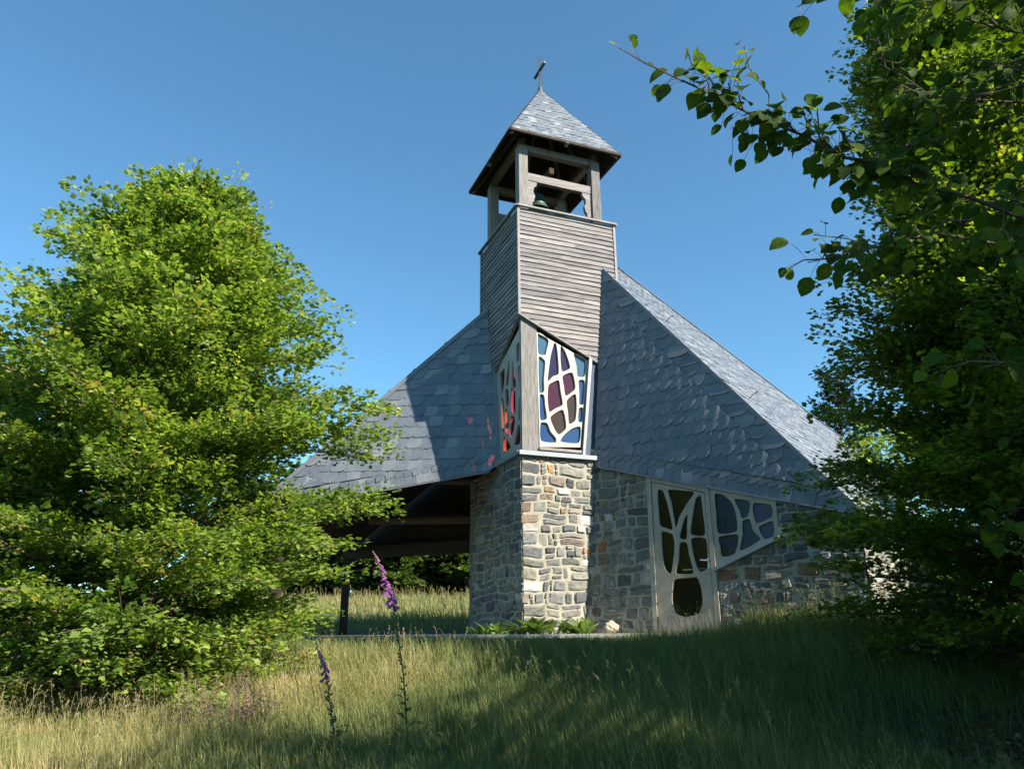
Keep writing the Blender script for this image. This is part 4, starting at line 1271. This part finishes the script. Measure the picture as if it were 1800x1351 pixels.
    o = link_mesh('leaf_litter', me, lm); tag(o, 'dry brown leaves on the shaded ground at the lower right', 'leaf litter', kind='stuff')


make_grass()


# ------------------------------------------------------------------ foxgloves, weeds and stones
PINK = leaf_mat('foxglove_bell', [(0, (.26, .09, .36)), (.5, (.44, .16, .46)), (.85, (.66, .36, .54)), (1, (.72, .58, .45))], .35, (1.1, 1, 1.1))
STEMG = plain_mat('green_stem', (.05, .075, .03), .6)
def foxglove(base, pts, n_bell, f0, size, label, seed, fruits=True):
    g = np.random.default_rng(seed); base = np.array(base)
    root = empty('foxglove', tuple(base)); tag(root, label, 'foxglove', 'foxgloves in the grass')
    pts = np.array([base] + [np.array(p) for p in pts]); L = np.r_[0, np.cumsum(np.linalg.norm(np.diff(pts, axis=0), axis=1))]
    at = lambda t: np.array([np.interp(t * L[-1], L, pts[:, c]) for c in range(3)])
    st = MB(); st.tube([at(t) for t in np.linspace(0, 1, 14)], list(np.linspace(.0075, .0025, 14)), 6)
    for k in range(26 if fruits else 0):
        t = f0 * (.42 + .55 * k / 26); p = at(t); a = g.random() * 6.28; e = p + np.array([math.cos(a), math.sin(a), .35]) * .022
        st.tube([p, e, e + (0, 0, .012)], [.003, .007, .002], 5)
    st.build('stem', STEMG, root)
    fl = MB()
    for k in range(n_bell):
        u = k / (n_bell - 1); t = f0 + (1 - f0) * (u ** .95) * .98; p = at(t); a = g.normal(-1.2, 1.3) + (k % 3) * .9
        s = size * (1 - .78 * u ** 1.5) * g.uniform(.85, 1.1)
        d = np.array([math.cos(a), math.sin(a), -.75 + .5 * u]); d /= np.linalg.norm(d); x = np.cross(d, (0, 0, 1)); x /= np.linalg.norm(x); y = np.cross(d, x)
        prof = [(0, .10), (.2, .20), (.55, .27), (.85, .30), (1.0, .40)]; ring = []
        for (l_u, rad) in prof:
            ring.append([p + d * l_u * s + (x * math.cos(q) + y * math.sin(q)) * rad * s * .62 for q in np.linspace(0, 2 * math.pi, 8)[:-1]])
        for i in range(len(prof) - 1):
            for q in range(7):
                fl.face([ring[i][q], ring[i][(q + 1) % 7], ring[i + 1][(q + 1) % 7], ring[i + 1][q]], min(1, max(0, .08 + .85 * u ** 1.4 + g.normal(0, .08))))
    fl.build('flowers', PINK, root)
    lv = MB()
    for k in range(12):
        t = .04 + .36 * k / 12; p = at(t); a = g.random() * 6.28; ln = .20 * (1 - t) * g.uniform(.7, 1.2); d = np.array([math.cos(a), math.sin(a), .5]); w = np.array([-math.sin(a), math.cos(a), 0]) * ln * .16
        m1 = p + d * ln * .5; e = p + d * ln * np.array([1, 1, .3]) 
        lv.face([p, m1 - w, m1, ], .4); lv.face([p, m1, m1 + w], .4); lv.face([m1 - w, e, m1], .4); lv.face([m1, e, m1 + w], .4)
    lv.build('leaves', LEAF_B, root)


foxglove((-.70, 5.6, .72), [(-.72, 5.6, .95), (-.76, 5.6, 1.35), (-.85, 5.6, 1.80), (-.93, 5.6, 2.02), (-1.01, 5.6, 2.17)], 60, .72, .050, 'tall purple foxglove rising in front of the porch opening', 3)
foxglove((-1.14, 5.4, .70), [(-1.17, 5.4, 1.0), (-1.24, 5.4, 1.35), (-1.30, 5.4, 1.47), (-1.335, 5.4, 1.59)], 28, .70, .048, 'shorter pink foxglove near the hornbeam foot', 5)
foxglove((-3.02, 12.0, 1.5), [(-3.0, 12.0, 1.9), (-2.99, 12.0, 2.15)], 14, .6, .06, 'small distant pink foxglove beside the hornbeam twigs', 8, False)


def dock(x, y, r, n, seed, label, hh=.3):
    g = np.random.default_rng(seed); z = float(hgt(x, y)) if not in_poly(np.array([x]), np.array([y]), SLAB)[0] else 1.56
    base = np.array([x, y, z]); root = empty('dock_plant', tuple(base)); tag(root, label, 'weed', 'leafy weeds at the pier foot')
    mb = MB()
    for k in range(n):
        a = g.random() * 6.28; ln = hh * g.uniform(.5, 1.15); el = g.uniform(.7, 1.5); o = base + np.array([g.normal(0, r * .5), g.normal(0, r * .3), 0])
        d = np.array([math.cos(a) * math.cos(el), math.sin(a) * math.cos(el), math.sin(el)]); w = np.array([-math.sin(a), math.cos(a), 0]) * ln * .15
        prev = None; rn = float(np.clip(g.normal(.6, .2), 0, 1))
        for s in range(6):
            t = s / 5; c = o + d * ln * t + np.array([math.cos(a), math.sin(a), -1.2]) * ln * .26 * t * t; ww = w * math.sin(math.pi * min(.97, .08 + t * .92)) * 1.2
            cur = (c - ww + (0, 0, .01), c, c + ww + (0, 0, .01))
            if prev:
                mb.face([prev[0], cur[0], cur[1], prev[1]], rn); mb.face([prev[1], cur[1], cur[2], prev[2]], rn)
            prev = cur
    mb.build('leaves', LEAF_D, root)


dock(.32, 11.66, .20, 60, 1, 'biggest leafy dock plant at the sunlit foot of the pier', .36)
dock(.98, 11.80, .20, 34, 2, 'leafy dock plant at the pier foot just left of the pale stone', .34)
dock(-.22, 12.1, .16, 22, 3, 'leafy weeds at the shaded left foot of the pier', .28)
dock(-.52, 12.4, .16, 22, 4, 'smallest weeds by the porch, left of the pier corner', .24)

mb = MB(); g = random.Random(4)
bmn = bmesh.new(); bmesh.ops.create_icosphere(bmn, subdivisions=3, radius=1)
for v in bmn.verts:
    n_ = v.co.normalized(); k = 1 + .16 * math.sin(n_.x * 4 + 1) * math.cos(n_.y * 5) + .08 * math.sin(n_.z * 9 + n_.x * 7)
    v.co = V((n_.x * .11 * k, n_.y * .08 * k, n_.z * .09 * k))
me = bpy.data.meshes.new('stone'); bmn.to_mesh(me); bmn.free()
so = link_mesh('stone', me, plain_mat('pale_stone', (.34, .29, .21), .9, 0, .35, 40, .9)); so.location = (1.40, 11.62, 1.66)
tag(so, 'pale loose stone on the terrace edge right of the pier weeds', 'stone')

# dry brown seed plant by the hornbeam
g = np.random.default_rng(12); base = np.array([-2.15, 6.3, float(hgt(-2.15, 6.3))])
root = empty('sorrel_plant', tuple(base)); tag(root, 'dry brown seed heads standing at the foot of the hornbeam', 'weed')
mb = MB()
for k in range(60):
    a = g.random() * 6.28; o = base + np.array([g.normal(0, .16), g.normal(0, .12), 0]); e = o + np.array([g.normal(0, .1), g.normal(0, .1), g.uniform(.28, .50)])
    mb.tube([o, (o + e) / 2 + g.normal(0, .01, 3), e], [.0025, .002, .001], 3, rnd=.4, cap=False)
    for q in range(16):
        p = e - (e - o) * g.random() * .5; e2 = p + g.normal(0, .022, 3)
        mb.tube([p, e2], [.001, .0035], 3, rnd=g.random())
mb.build('seed_heads', leaf_mat('seed_brown', [(0, (.10, .06, .05)), (1, (.26, .18, .14))], .2), root)
